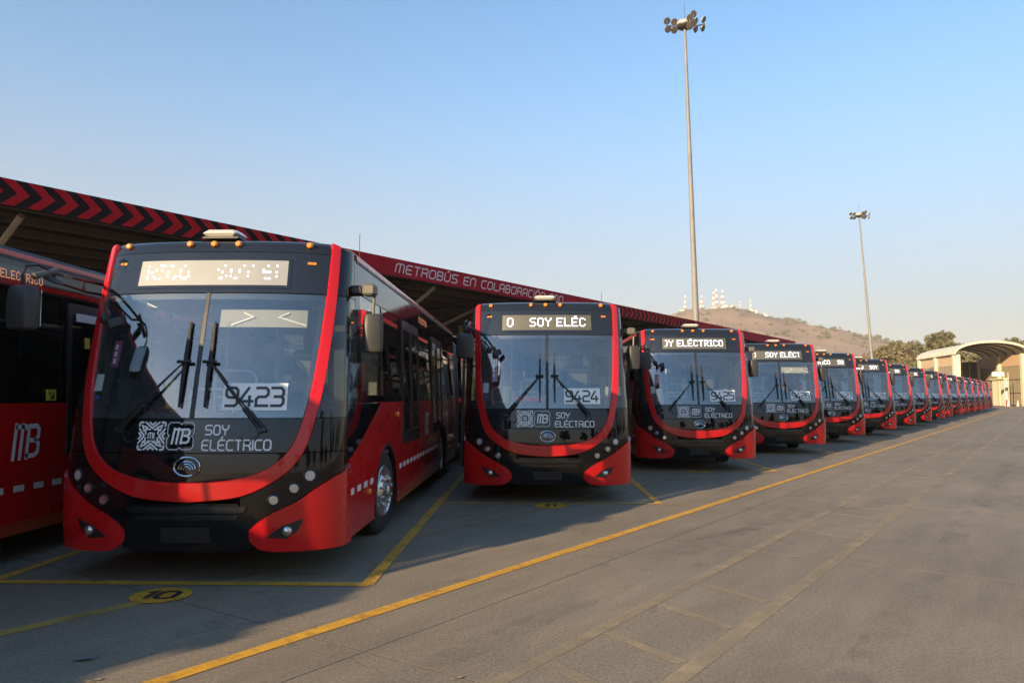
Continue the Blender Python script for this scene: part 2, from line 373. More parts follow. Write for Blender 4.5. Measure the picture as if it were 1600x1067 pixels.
M['paint_dim'] = worn('faded_yellow_road_paint', (.40, .29, .10), .5, 1.6)
M['paint_old'] = worn('old_tan_road_paint', (.40, .31, .185), .62, 1.2)
M['numpaint'] = mat('dark_number_paint', (.035, .018, .012), .7, var=.3, vscale=30)

terrain = MB().add([(-3500,-3500,-.06),(3500,-3500,-.06),(3500,3500,-.06),(-3500,3500,-.06)], [(0,1,2,3)]).build('ground', M['soil'])
tag(terrain, kind='structure')
# concrete yard: slabs with recessed joints, on a dark bed
bed = MB().add([pq(-62,-24,-.0010), pq(26,-24,-.0010), pq(26,150,-.0010), pq(-62,150,-.0010)], [(0,1,2,3)]).build('pavement', mat('joint_bed', (.03,.028,.026), .9))
tag(bed, kind='structure')
SL_P, SL_Q, JG = 4.2, 4.5, .005
def slab_mesh(dp, dq):
    c = .0002; mb = MB()
    a, b = dp/2-JG, dq/2-JG
    top = [(-a+c,-b+c,0),(a-c,-b+c,0),(a-c,b-c,0),(-a+c,b-c,0)]; mid = [(-a,-b,-c),(a,-b,-c),(a,b,-c),(-a,b,-c)]; low = [(x,y,-.04) for x,y,z in mid]
    vs = [QD*y + ND*x + Vector((0,0,z)) for x,y,z in top+mid+low]
    fs = [(0,1,2,3)]
    for k in range(4):
        j = (k+1) % 4; fs += [(4+k,4+j,j,k), (8+k,8+j,4+j,4+k)]
    return mb.add(vs, fs).mesh('slab', M['yard'])
sm = slab_mesh(SL_P, SL_Q)
for ip in range(-4, 2):
    for iq in range(-2, 20):
        p = -3.6 + SL_P*ip + SL_P/2; q = 3.5 + SL_Q*iq + SL_Q/2
        inst(sm, 'slab', bed, pq(p, q, rng.uniform(-.0002, .0002)))
# the yard beyond the slabs that can be told apart
def sheet(name, p0, p1, q0, q1, z, m, parent=None):
    o = MB().add([pq(p0,q0,z), pq(p1,q0,z), pq(p1,q1,z), pq(p0,q1,z)], [(0,1,2,3)]).build(name, m, parent); return o
pa, pb, qa, qb = -3.6-4*SL_P, -3.6+2*SL_P, 3.5-2*SL_Q, 3.5+20*SL_Q
for k, (a, b, c, d) in enumerate(((-62, pa, -24, 150), (pb, 26, -24, 150), (pa, pb, -24, qa), (pa, pb, qb, 150))):
    tag(sheet('yard', a, b, c, d, -.0004, M['yard']), kind='structure')

def strip(name, A, B, w, m, z=.0055, dash=None):
    A = Vector((*A, 0)); B = Vector((*B, 0)); t = (B-A).normalized(); nn = Vector((-t.y, t.x, 0))*w/2
    mb = MB(); L = (B-A).length; n = max(1, int(L/.5)); rows = []
    for i in range(n+1):
        c = A.lerp(B, i/n); j = rng.uniform(-.006, .006); jj = rng.uniform(-.006, .006)
        rows.append([c-nn*(1+j/w*2)+Vector((0,0,z)), c+nn*(1+jj/w*2)+Vector((0,0,z))])
    mb.grid(rows); o = mb.build(name, m); tag(o, kind='structure'); return o
def xy(p, q): v = pq(p, q); return (v.x, v.y)
strip('aisle_line', xy(-4.15, -6), xy(-4.3, 92), .115, M['paint'])
strip('faded_line', xy(-5.90, -6), xy(-5.86, 3.42), .13, worn('part_worn_yellow_paint', (.50,.33,.07), .68, 1.8), .0045)
strip('faded_line', xy(-5.95, 3.9), xy(-6.05, 14), .12, M['paint_dim'], .0045)
strip('old_lane_line', xy(-1.80, 1.5), xy(-2.0, 95), .115, M['paint_old'], .0045)
strip('old_lane_line', xy(-2.60, 1.5), xy(-2.85, 90), .10, M['paint_old'], .0045)
for k in range(46):
    q = 2.2 + .80*k + rng.uniform(-.08, .08)
    if 6.9 < q < 9.2 or rng.random() < .12: continue
    s = .006*q; strip('old_lane_rung', xy(-2.52-s*.3, q+.14), xy(-1.88-s*.3, q-.12), .09, M['paint_old'], .0050)
for k in range(-1, 17):
    ox, oy = 3.28*k, 4.93*k
    strip('bay_line', (-1.38+ox, 6.58+oy), (-1.30+ox, 24.5+oy), .105, M['paint'], .0060)
    if k < 10: strip('bay_line', (-4.60+ox, 6.62+oy), (-1.36+ox, 6.60+oy), .12 if k != 1 else .10, M['paint'], .0065)
strip('paint_smudge', (1.95, 11.5), (2.35, 11.42), .28, M['paint_dim'], .0048)
strip('paint_smudge', (-1.02, 10.25), (-.78, 10.4), .16, M['paint_dim'], .0048)
M['tyre'] = worn('tyre_mark', (.095,.085,.07), .22, 1.4, .65)
for p0, q0, p1, q1, w_ in ((-3.1,1.5,-2.9,60,.24),(-1.0,1.5,-.9,70,.26),(.9,2,.8,60,.24),(-3.7,6,-.6,21,.22),(-1.6,9,-.2,17,.22),(-4.9,3,-2.0,13,.2),(-3.4,18,-.8,40,.24)): strip('tyre_mark', xy(p0,q0), xy(p1,q1), w_, M['tyre'], .0030)
def bay_number(k):
    cx, cy = -2.95+3.24*k, 6.20+5.08*k; mb = MB(); mb.lathe([(.232, .0), (.232, .003)], Matrix.Translation((cx, cy, .0075)), 40)
    o = mb.build('bay_number_disc', M['paint']); tag(o, kind='structure')
    st, w = strokes(str(10+k), .21, 1.4); tb = MB()
    for s in st: ribbon(tb, s, .046, lambda a, b, o_: Vector((cx-w/2+a, cy-.105+b, .0122)), 0)
    n = tb.build('number', M['numpaint'], o)
for k in range(5): bay_number(k)

# ------------------------------------------------------------ the bus
HW = 1.25; EF = .45
def hw(z): return HW - .04*max(0, z-1.45)
_t = np.linspace(0, math.pi/2, 160); _x = HW*np.sin(_t)**(2/2.6); _y = EF*(1-np.cos(_t)**(2/2.2))
_x = np.append(_x, HW); _y = np.append(_y, EF+1.2)
_u = np.concatenate([[0], np.cumsum(np.hypot(np.diff(_x), np.diff(_y)))])
def ux(x): s = 1 if x >= 0 else -1; return s*float(np.interp(abs(x), _x[:-1], _u[:-1]))
RZ = [.2, .40, .62, .9, 1.1, 1.4, 1.8, 2.4, 2.93, 3.2]; RY = [.05, .012, .0, .0, .014, .062, .155, .31, .455, .54]
_rz = np.linspace(.2, 3.2, 121); _ry = np.interp(_rz, RZ, RY)
for _ in range(10): _ry = np.convolve(np.pad(_ry, 2, mode='reflect', reflect_type='odd'), [.1,.2,.4,.2,.1], 'valid')
def rake(z): return float(np.interp(z, _rz, _ry))
def FP0(u, z):
    a = abs(u); s = 1 if u >= 0 else -1
    return Vector((s*float(np.interp(a, _u, _x))*hw(z)/HW, float(np.interp(a, _u, _y))+rake(z), z))
def FPu(u, z, off=0):
    p = FP0(u, z)
    if off:
        n = (FP0(u+.01, z)-FP0(u-.01, z)).cross(FP0(u, z+.01)-FP0(u, z-.01)).normalized()
        if n.y > 0 and abs(n.y) > .3: n = -n
        if abs(n.y) <= .3 and n.x*u < 0: n = -n
        p = p + n*off
    return p
def FP(x, z, off=0): return FPu(ux(x), z, off)
def uend(z, yend): return float(_u[-2]) + (yend-EF-rake(z))

def cr(pts, n=6):                       # Catmull-Rom through 2-D points
    out = []
    for i in range(len(pts)-1):
        p0 = pts[max(i-1,0)]; p1 = pts[i]; p2 = pts[i+1]; p3 = pts[min(i+2,len(pts)-1)]
        for k in range(n):
            t = k/n; out.append(tuple(.5*((2*p1[j])+(-p0[j]+p2[j])*t+(2*p0[j]-5*p1[j]+4*p2[j]-p3[j])*t*t+(-p0[j]+3*p1[j]-3*p2[j]+p3[j])*t**3) for j in (0,1)))
    out.append(tuple(pts[-1])); return out
IN = cr([(1.092,3.045),(1.094,2.93),(1.068,2.42),(1.008,1.78),(.938,1.4),(.85,1.14),(.67,.97),(.42,.89),(.2,.863),(0,.857)])
OU = cr([(1.160,3.02),(1.166,2.93),(1.150,2.42),(1.10,1.78),(1.038,1.4),(.975,1.14),(.865,.965),(.67,.82),(.42,.725),(0,.685)])
inz = sorted([(z, x) for x, z in IN]); ouz = sorted([(z, x) for x, z in OU]); oux = sorted([(x, z) for x, z in OU if z < 1.2])
def xin(z): return float(np.interp(z, [a for a,_ in inz], [b for _,b in inz]))
def xou(z): return float(np.interp(z, [a for a,_ in ouz], [b for _,b in ouz]))
def zou(x): return float(np.interp(abs(x), [a for a,_ in oux], [b for _,b in oux]))
def patch(mb, zs, xa, xb, nx, off=0, thick=.025, U=False):
    f = FPu if U else FP
    front = [[f(xa(z)+(xb(z)-xa(z))*j/nx, z, off) for j in range(nx+1)] for z in zs]
    back = [[f(xa(z)+(xb(z)-xa(z))*j/nx, z, off-thick) for j in range(nx+1)] for z in zs]
    return mb.grid(front, back)
def lin(a, b, n): return [a+(b-a)*i/n for i in range(n+1)]
def colpatch(mb, us, zlo, zhi, nz, off, thick=.03):
    offv = off if callable(off) else (lambda i: off)
    front = [[FPu(u, zlo(u)+(zhi(u)-zlo(u))*k/nz, offv(i)) for k in range(nz+1)] for i, u in enumerate(us)]
    back = [[FPu(u, zlo(u)+(zhi(u)-zlo(u))*k/nz, offv(i)-thick) for k in range(nz+1)] for i, u in enumerate(us)]
    return mb.grid(front, back)
def nframe(x, z, off=0, spin=0):
    p = FP(x, z, off); q = FP(x, z, off+.1); n = (q-p).normalized()
    zx = Vector((0,0,1)); a = zx.cross(n).normalized(); b = n.cross(a)
    return Matrix(((a.x,b.x,n.x,p.x),(a.y,b.y,n.y,p.y),(a.z,b.z,n.z,p.z),(0,0,0,1)))

LEN = 18.0
DOORS = [(3.55, 5.05), (6.55, 8.0), (13.55, 15.0)]
AXLES = [2.5, 8.25, 15.6]
def make_bus():
    root = empty('articulated_bus')
    B = lambda mb, n, m, p=root, s=False: mb.build(n, M[m], p, s)
    # ---- front
    B(patch(MB(), [.857+.0]+lin(.875, 1.10, 8), lambda z: -xin(z)+.002, lambda z: xin(z)-.002, 28), 'nose_panel', 'black', s=True)
    name_panel = B(patch(MB(), lin(1.108, 1.395, 6), lambda z: -xin(z)+.002, lambda z: xin(z)-.002, 28), 'name_panel', 'black', s=True)
    for sgn in (-1, 1):
        B(patch(MB(), lin(1.405, 2.525, 18), lambda z: -xin(z)+.004 if sgn < 0 else .022, lambda z: -.022 if sgn < 0 else xin(z)-.004, 16, 0, .006), 'windshield', 'windshield', s=True)
    # black ceramic border round the panes and the divider
    fr = MB()
    patch(fr, lin(1.40, 2.53, 18), lambda z: -.018, lambda z: .018, 2, .002, .03)
    fr2 = MB()
    for sgn in (-1, 1):
        patch(fr2, lin(1.40, 2.53, 18), lambda z: sgn*(xin(z)-.045), lambda z: sgn*(xin(z)-.004), 2, -.009, .012)
    patch(fr2, lin(2.475, 2.53, 2), lambda z: -xin(z)+.004, lambda z: xin(z)-.004, 24, -.009, .012)
    patch(fr2, lin(1.40, 1.455, 2), lambda z: -xin(z)+.004, lambda z: xin(z)-.004, 24, -.009, .012)
    B(fr, 'windshield_divider', 'blacksat', s=True); B(fr2, 'windshield_border', 'blacksat', s=True)
    header = B(patch(MB(), lin(2.535, 2.925, 8), lambda z: -xin(z)+.002, lambda z: xin(z)-.002, 28), 'header_panel', 'header', s=True)
    cap = MB(); rows = []
    for z, ye in ((2.932,0),(2.98,.008),(3.02,.03),(3.05,.075),(3.068,.16),(3.078,.32),(3.082,.75)):
        rows.append([FP(-1.086+2.172*j/30, min(z, 3.05))+Vector((0, ye, z-min(z, 3.05))) for j in range(31)])
    cap.grid(rows, [[v+Vector((0,.02,-.03)) for v in r] for r in rows]); B(cap, 'roof_cap', 'header', s=True)
    # red U band
    bd = MB(); L = [(-x, z) for x, z in reversed(IN[:-1])][::-1]
    rin = IN + [(-x, z) for x, z in reversed(IN[:-1])]; rou = OU + [(-x, z) for x, z in reversed(OU[:-1])]
    rows = []; back = []
    for (xi, zi), (xo, zo) in zip(rin, rou):
        r_ = []; b_ = []
        for t in (0,.05,.3,.7,.95,1):
            x = xi+(xo-xi)*t; z = zi+(zo-zi)*t; bump = .005 if t in (0, 1) else .017
            r_.append(FP(x, z, bump)); b_.append(FP(x, z, -.03))
        rows.append(r_); back.append(b_)
    bd.grid(rows, back); B(bd, 'red_band', 'red', s=True)
    # bumper corners, lamp housings, corner panels
    bx = [.535,.60,.72,.91,1.065,1.19]; bt = [.455,.52,.60,.69,.80,.895]; bb = [.37,.30,.275,.27,.27,.27]
    U_E = uend(.6, .555); uu = [ux(x) for x in bx]+[U_E]; btt = bt+[.975]; bbb = bb+[.27]
    ztop = lambda u: float(np.interp(abs(u), uu, btt)); zbot = lambda u: float(np.interp(abs(u), uu, bbb))
    for s in (-1, 1):
        us = [s*u for u in lin(uu[0], U_E, 26)]
        mb = MB(); colpatch(mb, us, zbot, lambda u: ztop(u)-.004, 10, lambda i: .034*min(1, i/4+.25)); bc = B(mb, 'bumper_corner', 'red', s=True)
        hs = [s*u for u in lin(ux(.46), U_E, 30)]
        lo = lambda u: (ztop(u)+.002 if abs(u) > uu[0] else .455)
        def hi(u):
            x = float(np.interp(abs(u), _u, _x)); 
            return min(1.100, zou(x)-.004) if x < .96 else 1.100
        mb = MB(); colpatch(mb, hs, lo, lambda u: max(lo(u)+.003, hi(u)), 6, .004); hl = B(mb, 'headlight_housing', 'blackdeep', s=True)
        for (lx, lz, lr) in ((1.015,.905,.043),(.895,.80,.037),(.735,.705,.037)):
            Mx = nframe(s*lx, lz, .004)
            ring = MB().lathe([(lr*1.45,0),(lr*1.45,.006),(lr*1.2,.012),(lr,.010),(lr*.95,.002)], Mx, 20); B(ring, 'lamp_ring', 'blacksat', hl, True)
            ln = MB().lathe([(lr*1.0,.013),(lr*.92,.014),(lr*.80,.006),(lr*.55,.002),(lr*.5,.010),(lr*.42,.012),(lr*.30,.004),(0,.003)], Mx, 20); B(ln, 'headlight', 'lamp' if lz < .85 else 'barlens', hl, True)
        fp_ = [(.66,.395),(.80,.50),(.985,.56),(.93,.44),(.84,.375)]
        mb = MB(); cpt = (.83, .45)
        for k in range(5):
            a = fp_[k]; b = fp_[(k+1) % 5]
            n0 = len(mb.v)
            mb.add([FP(s*cpt[0], cpt[1], .038), FP(s*a[0], a[1], .040), FP(s*b[0], b[1], .040)], [(0,1,2)])
        mb2 = MB(); ribbon(mb2, [(s*x, z) for x, z in fp_+[fp_[0]]], .014, lambda a, b, o: FP(a, b, o), .042, .05)
        fg = B(mb, 'fog_lamp_recess', 'blacksat', bc); B(mb2, 'recess_rim', 'red', fg)
        B(MB().lathe([(.042,0),(.042,.014),(.034,.026),(.012,.034),(0,.036)], nframe(s*.845, .45, .036), 18), 'fog_lamp', 'lamp', bc, True)
        for z0, z1, m in ((1.108,1.398,'blackdeep'),(1.405,2.528,'cornerglass'),(2.535,3.0,'blackdeep')):
            mb = patch(MB(), lin(z0, z1, 14), lambda z: s*(ux(xou(z))+.004), lambda z: s*uend(z, .552 if z1 < 1.4 else .94), 14, 0, .02 if z1 < 1.4 else .008, U=True)
            B(mb, 'corner_pane' if m == 'cornerglass' else 'corner_panel', m, s=True)
        # pillar post behind the corner glass
        B(MB().box((s*1.06-.05, .93, 1.40), (s*1.06+.05, 1.02, 2.95)), 'pillar_post', 'blacksat')
        # mud flap side fill between corner panel and side
    cb = MB(); xs = lin(-.56, .56, 28)
    colpatch(cb, [ux(x) for x in xs], lambda u: .275 if abs(u) < .5 else .30, lambda u: min(zou(min(abs(u), 1))-.006, .68 if abs(u) < .47 else .62), 8, .006, .04)
    bump = B(cb, 'front_bumper', 'blackdeep', s=True)
    for z0, z1, o, h, m in ((.605,.655,.022,.49,'header'),(.545,.580,.016,.43,'header')):
        tb = MB(); patch(tb, lin(z0, z1, 3), lambda z: -h-(z-z0)*.6, lambda z: h+(z-z0)*.6, 20, o, .03); B(tb, 'bumper_trim', m, bump, True)
    tb = MB(); patch(tb, [.355,.36,.47,.475], lambda z: -.21, lambda z: .21, 6, .014, .02); B(tb, 'plate_recess', 'blacksat', bump)
    # emblem: oval ring with nested arcs
    em = MB(); Mx = nframe(0, .99, .004)
    def oval(a, b, n=40): return [(a*math.cos(2*math.pi*i/n), b*math.sin(2*math.pi*i/n)) for i in range(n)]+[(a, 0)]
    em.tube([Mx @ Vector((a, b, .006)) for a, b in oval(.112, .080)], .009, 6, False)
    emb = B(em, 'emblem', 'chrome', s=True)
    e2 = MB()
    for r in (.72, .5, .28):
        e2.tube([Mx @ Vector((.105*r*math.cos(t), -.028+.10*r*math.sin(t), .006)) for t in lin(.15, math.pi-.15, 14)], .0075, 6)
    B(e2, 'emblem_arcs', 'chrome', emb, True)
    # lettering and marks
    lt = MB()
    st, w = strokes('SOY', .078, 1.5, x0=.135, z0=1.262)
    st2, w2 = strokes('ELÉCTRICO', .084, 1.35, x0=.115, z0=1.130)
    for s_ in st+st2: ribbon(lt, s_, .0125, FP, .003)
    B(lt, 'lettering', 'white', name_panel)
    mk = MB(); cx, cz, hs_ = -.335, 1.25, .118
    for k in range(4):
        ca, sa = math.cos(k*math.pi/2), math.sin(k*math.pi/2)
        for pl in ([(-.52,.98),(0,.56),(.52,.98)], [(-.22,.98),(0,.80),(.22,.98)], [(.70,.98),(.90,.98),(.98,.90),(.98,.70)], [(.36,.60),(.74,.76),(.60,.36)], [(.14,.46),(.47,.50),(.50,.47),(.46,.14)]):
            ribbon(mk, [(cx+hs_*(a*ca+b*sa), cz+hs_*(-a*sa+b*ca)) for a, b in pl], .0145, FP, .003)
    for s_ in strokes('MI', .046, 1.4, x0=cx-.030, z0=cz-.02)[0] + [[(cx-.035, cz-.042), (cx+.035, cz-.042)]]: ribbon(mk, s_, .009, FP, .003)
    B(mk, 'city_emblem', 'white', name_panel)
    def mb_logo(ox, oz, h, fn, off, mbx):
        k = h/6
        for pl, wd in (([(0,0),(0,6)],.85),([(1.75,0),(1.75,6)],.85),([(0,5.6),(2.6,5.6),(3.5,5.0),(3.5,0)],.85),([(3.5,5.6),(5.6,5.6),(6.3,5.0),(6.3,3.7),(5.5,3.1)],.85),([(3.5,.4),(5.7,.4),(6.5,1.0),(6.5,2.4),(5.5,3.1),(4.3,3.1)],.85)):
            ribbon(mbx, [(ox+(a+.12*b)*k, oz+b*k) for a, b in pl], wd*k, fn, off)
    lg = MB(); ox, oz, w_ = -.195, 1.135, .23
    c_ = .022; nx_ = .018
    fr_ = [(ox+c_,oz),(ox+w_/2-nx_,oz),(ox+w_/2,oz+nx_),(ox+w_/2+nx_,oz),(ox+w_-c_,oz),(ox+w_,oz+c_),(ox+w_,oz+w_/2-nx_),(ox+w_-nx_,oz+w_/2),(ox+w_,oz+w_/2+nx_),(ox+w_,oz+w_-c_),(ox+w_-c_,oz+w_),(ox+w_/2+nx_,oz+w_),(ox+w_/2,oz+w_-nx_),(ox+w_/2-nx_,oz+w_),(ox+c_,oz+w_),(ox,oz+w_-c_),(ox,oz+w_/2+nx_),(ox+nx_,oz+w_/2),(ox,oz+w_/2-nx_),(ox,oz+c_),(ox+c_,oz)]
    ribbon(lg, fr_, .006, FP, .003); mb_logo(ox+.045, oz+.05, .13, FP, .003, lg); B(lg, 'operator_emblem', 'white', name_panel)
    # display board
    db = MB(); patch(db, lin(2.60, 2.85, 4), lambda z: -.72, lambda z: .72, 16, .003, .01); disp = B(db, 'destination_display', 'led_board', s=True)
    rm = MB(); ribbon(rm, [(-.735,2.59),(.735,2.59),(.735,2.86),(-.735,2.86),(-.735,2.59)], .03, FP, .005, .06); B(rm, 'display_rim', 'header', disp)
    # marker lamps
    for x in (-.92,-.255,-.015,.225,.90):
        p = FP(x, 3.0, .0)
        mb = MB(); mb.bbox((-.028,-.03,-.022), (.028,.03,.03), .012, Matrix.Translation((p.x, p.y+.005, p.z+.005))); B(mb, 'marker_lamp', 'amber')
    for x in (-.93,.93):
        mb = MB(); patch(mb, lin(2.815, 2.838, 1), lambda z: x-.038, lambda z: x+.038, 2, .008, .012); B(mb, 'side_marker', 'amber')
    # roof light bar
    lb = MB(); lb.bbox((-.20,.62,3.085), (.16,.86,3.115), .01); bar = B(lb, 'light_bar', 'blacksat')
    lb = MB(); lb.bbox((-.19,.60,3.112), (.15,.88,3.175), .028); B(lb, 'bar_lens', 'barlens', bar)
    # wipers
    for s in (-1, 1):
        g = MB(); e = (s*.115, 1.885)
        for dx, dz in ((0,0),(.035*s,.03)):
            a = (s*.60+dx, 1.30+dz*.2)
            pts = [FP(a[0]+(e[0]-a[0])*t, a[1]+(e[1]-a[1])*t, .035+.02*math.sin(t*3.1)) for t in lin(0, 1, 10)]
            g.tube(pts, .0075, 6)
            g.tube(pts[:4], .016, 6); 
        g.tube([FP(s*.60, 1.295, -.0), FP(s*.60, 1.295, .05)], .024, 10); g.tube([FP(s*.635, 1.30, 0), FP(s*.635, 1.30, .05)], .020, 10)
        g.tube([FP(e[0]-.06, 1.885, .04), FP(e[0]+.06, 1.885, .04)], .016, 6)
        wa = B(g, 'wiper_arm', 'blacksat', s=True)
        hz = MB(); hz.tube([FP(s*(.60-.16*t), 1.29-.10*math.sin(t*2.6), .03+.02*math.sin(t*3)) for t in lin(0, 1, 8)], .004, 5); B(hz, 'washer_hose', 'rubber', wa)
        bl = MB(); bz = lin(1.49, 2.25, 10)
        for o_, w_b in ((.020,.008),(.032,.012)):
            rows = [[FP(s*.112-w_b*(.4+1.0*math.sin(math.pi*(i+.8)/11.6)), z, o_), FP(s*.112+w_b*(.4+1.0*math.sin(math.pi*(i+.8)/11.6)), z, o_)] for i, z in enumerate(bz)]
            bl.grid(rows, [[v+Vector((0,.012,0)) for v in r] for r in rows])
        B(bl, 'wiper_blade', 'rubber', wa)
    # mirrors: long forward arm on one side, short bracket on the other
    def mirror_shell(c, w, h, d, tilt):
        mb = MB(); rg = []
        Mm = Matrix.Translation(c) @ Matrix.Rotation(R(tilt), 4, 'Z')
        for t, k in ((-1,.70),(-.93,.92),(-.6,1.0),(.3,1.0),(.82,.92),(.97,.78),(1,.55)):
            ring = []
            for j in range(20):
                a = 2*math.pi*j/20; ca, sa = math.cos(a), math.sin(a)
                ex = .55
                ring.append(Mm @ Vector((w/2*k*math.copysign(abs(ca)**ex, ca), d/2*k*math.copysign(abs(sa)**ex, sa), h/2*t)))
            rg.append(ring)
        vs = [v for r in rg for v in r]; fs = []
        for i in range(len(rg)-1):
            for j in range(20): fs.append((i*20+j, i*20+(j+1) % 20, (i+1)*20+(j+1) % 20, (i+1)*20+j))
        fs += [tuple(range(19,-1,-1)), tuple(range((len(rg)-1)*20, len(rg)*20))]
        mb.add(vs, fs); return mb
    cL = Vector((-1.20,-.42,2.31)); mL = B(mirror_shell(cL, .25, .36, .15, -12), 'side_mirror', 'mirror_shell', s=True)
    g = MB(); g.tube([(-1.15,.95,2.66),(-1.19,.45,2.66),(-1.17,-.12,2.65)], .016, 8); g.tube([(-1.15,.95,2.56),(-1.20,.45,2.56),(-1.19,.02,2.58),(-1.17,-.12,2.65)], .013, 8)
    g.tube([(-1.195,.40,2.56),(-1.19,.40,2.66)], .010, 6)
    g.tube([(-1.17,-.10,2.65),(-1.18,-.28,2.69),(-1.20,-.40,2.66),(-1.20,-.44,2.58),(-1.20,-.42,2.46)], .013, 8); B(g, 'mirror_arm', 'blacksat', mL, True)
    g = MB(); g.tube([(-1.15,-.06,2.68),(-1.17,-.34,2.58)], [.022,.030], 6); B(g, 'arm_cover', 'bracket', mL, True)
    B(MB().lathe([(.0,.03),(.06,.024),(.085,.0),(.07,-.012),(0,-.015)], Matrix.Translation((-1.13,-.16,2.575)) @ Matrix.Rotation(R(25),4,'Y'), 20), 'convex_mirror', 'mirror_shell', mL, True)
    gl = MB(); gl.box((-.10,-.004,-.15),(.10,.004,.15), Matrix.Translation(cL+Vector((.015,.076,0))) @ Matrix.Rotation(R(-12),4,'Z')); B(gl, 'mirror_glass', 'chrome', mL)
    cR = Vector((1.40,.88,2.20)); mR = B(mirror_shell(cR, .20, .38, .15, 14), 'side_mirror', 'mirror_shell', s=True)
    g = MB(); g.tube([(1.40,.88,2.36),(1.405,.88,2.50),(1.41,.90,2.60)], .014, 8); B(g, 'mirror_arm', 'bracket', mR, True)
    g = MB(); g.bbox((1.30,.80,2.565),(1.43,.96,2.68), .02); B(g, 'arm_bracket', 'bracket', mR)
    g = MB(); g.bbox((1.17,.82,2.575),(1.30,.98,2.665), .015); B(g, 'arm_mount', 'blacksat', mR)
    gl = MB(); gl.box((-.08,-.004,-.155),(.08,.004,.155), Matrix.Translation(cR+Vector((-.02,.077,0))) @ Matrix.Rotation(R(14),4,'Z')); B(gl, 'mirror_glass', 'chrome', mR)
    # kerb mirror on a bent rod in front of the left pane
    g = MB(); g.tube([FP(-1.0,2.50,.02), FP(-.93,2.40,.12), FP(-.86,2.27,.14)], .008, 6); g.tube([FP(-1.0,2.42,.02), FP(-.94,2.33,.10), FP(-.87,2.24,.14)], .007, 6)
    km = B(g, 'kerb_mirror_rod', 'blacksat', s=True)
    B(MB().lathe([(0,-.05),(.03,-.045),(.045,-.01),(.04,.03),(.02,.05),(0,.055)], Matrix.Translation(FP(-.865,2.25,.14)), 12), 'kerb_camera', 'blacksat', km, True)
    p = FP(-.745, 2.205, .15); g = MB(); g.bbox((-.065,-.02,-.045),(.065,.02,.045), .012, Matrix.Translation(p) @ Matrix.Rotation(R(-22),4,'Y') @ Matrix.Rotation(R(20),4,'Z')); B(g, 'kerb_mirror', 'blacksat', km)
    g = MB(); g.tube([FP(-.93,2.83,.012), FP(-.95,2.76,.05), FP(-.99,2.66,.05), FP(-1.0,2.52,.03)], .004, 5); g.tube([FP(-.985,2.85,.02), FP(-.93,2.87,.02)], .010, 5); B(g, 'antenna_cable', 'blacksat')
    # stickers inside the left pane
    g = MB(); patch(g, lin(1.64, 1.79, 2), lambda z: -.985, lambda z: -.90, 2, -.008, .002); B(g, 'paper_sticker', 'white')
    g = MB(); patch(g, lin(1.565, 1.60, 1), lambda z: -.955, lambda z: -.91, 1, -.008, .002); B(g, 'blue_sticker', 'blue')
    g = MB(); patch(g, lin(1.86, 2.10, 2), lambda z: -.875, lambda z: -.80, 2, -.03, .01); hg = B(g, 'hanging_tag', 'magenta')
    g = MB(); [patch(g, lin(z, z+.045, 1), lambda q: -.852, lambda q: -.824, 1, -.026, .002) for z in (1.89,1.955,2.02)]; B(g, 'tag_window', 'white', hg)
    # ---- sides
    def sp(s):                       # (y, z, depth) -> side plane
        return lambda y, z, d: Vector((s*(hw(z)-d), y, z))
    def arch(yc, r=.66, zb=.27, zc=.42):
        a0 = math.asin((zb-zc)/r)
        return [(yc-r*math.cos(a), zc+r*math.sin(a)*.93) for a in lin(a0, math.pi-a0, 16)]
    belt = 1.52
    segs = [(.56, 10.55, AXLES[:2]), (12.35, LEN, AXLES[2:])]
    for s in (-1, 1):
        drs = DOORS if s > 0 else [(1.10, 2.05)]
        for y0, y1, axs in segs:
            # red lower side with wheel arches; low step notch for doors drawn as separate leaves
            poly = [(y0, .275)]
            for a in axs: poly += arch(a)
            poly += [(y1, .275)]
            top = [(y1, belt)]
            if y0 < 1: top += [(2.12, belt), (1.88, 1.42), (1.45, 1.27), (1.0, 1.11), (.56, .985)]
            else: top += [(y0, belt)]
            B(MB().prism(poly+top, sp(s), 0, .03), 'side_panel', 'red')
            sk = [a for a in axs]
            xs_ = [y0+.9 if y0 < 1 else y0] + [v for a in sk for v in (a-.70, a+.70)] + [y1]
            for k in range(0, len(xs_)-1, 2):
                if k == 0 and y0 < 1: continue
                B(MB().prism([(xs_[k]+.01,.26),(xs_[k+1]-.01,.26),(xs_[k+1]-.01,.37),(xs_[k]+.01,.37)], sp(s), -.006, .02), 'skirt', 'skirt')
            for a in axs:
                ar = arch(a, .67); al = arch(a, .63); ml = MB()
                rows = [[sp(s)(y, z, -.008), sp(s)(y2, z2, -.008)] for (y, z), (y2, z2) in zip(ar, al)]
                ml.grid(rows, [[v+Vector((-s*.02,0,0)) for v in r] for r in rows]); B(ml, 'arch_trim', 'blacksat')
                ml = MB(); rows = [[sp(s)(y, z, .03), sp(s)(y, z, .55)] for y, z in arch(a, .665)]; ml.grid(rows); B(ml, 'wheel_well', 'chassis')
            # windows
            y = max(y0, 1.06) if y0 < 1 else y0
            cuts = [y]; dd = [d for d in drs if y0 < d[0] < y1]
            spans = []; cur = y
            for d in dd:
                if d[0]-cur > .3: spans.append(('w', cur, d[0]))
                spans.append(('d', *d)); cur = d[1]
            if y1-cur > .3: spans.append(('w', cur, y1))
            fm = MB()
            fm.prism([(y,2.62),(y1,2.62),(y1,2.93),(y,2.93)], sp(s), 0, .03)
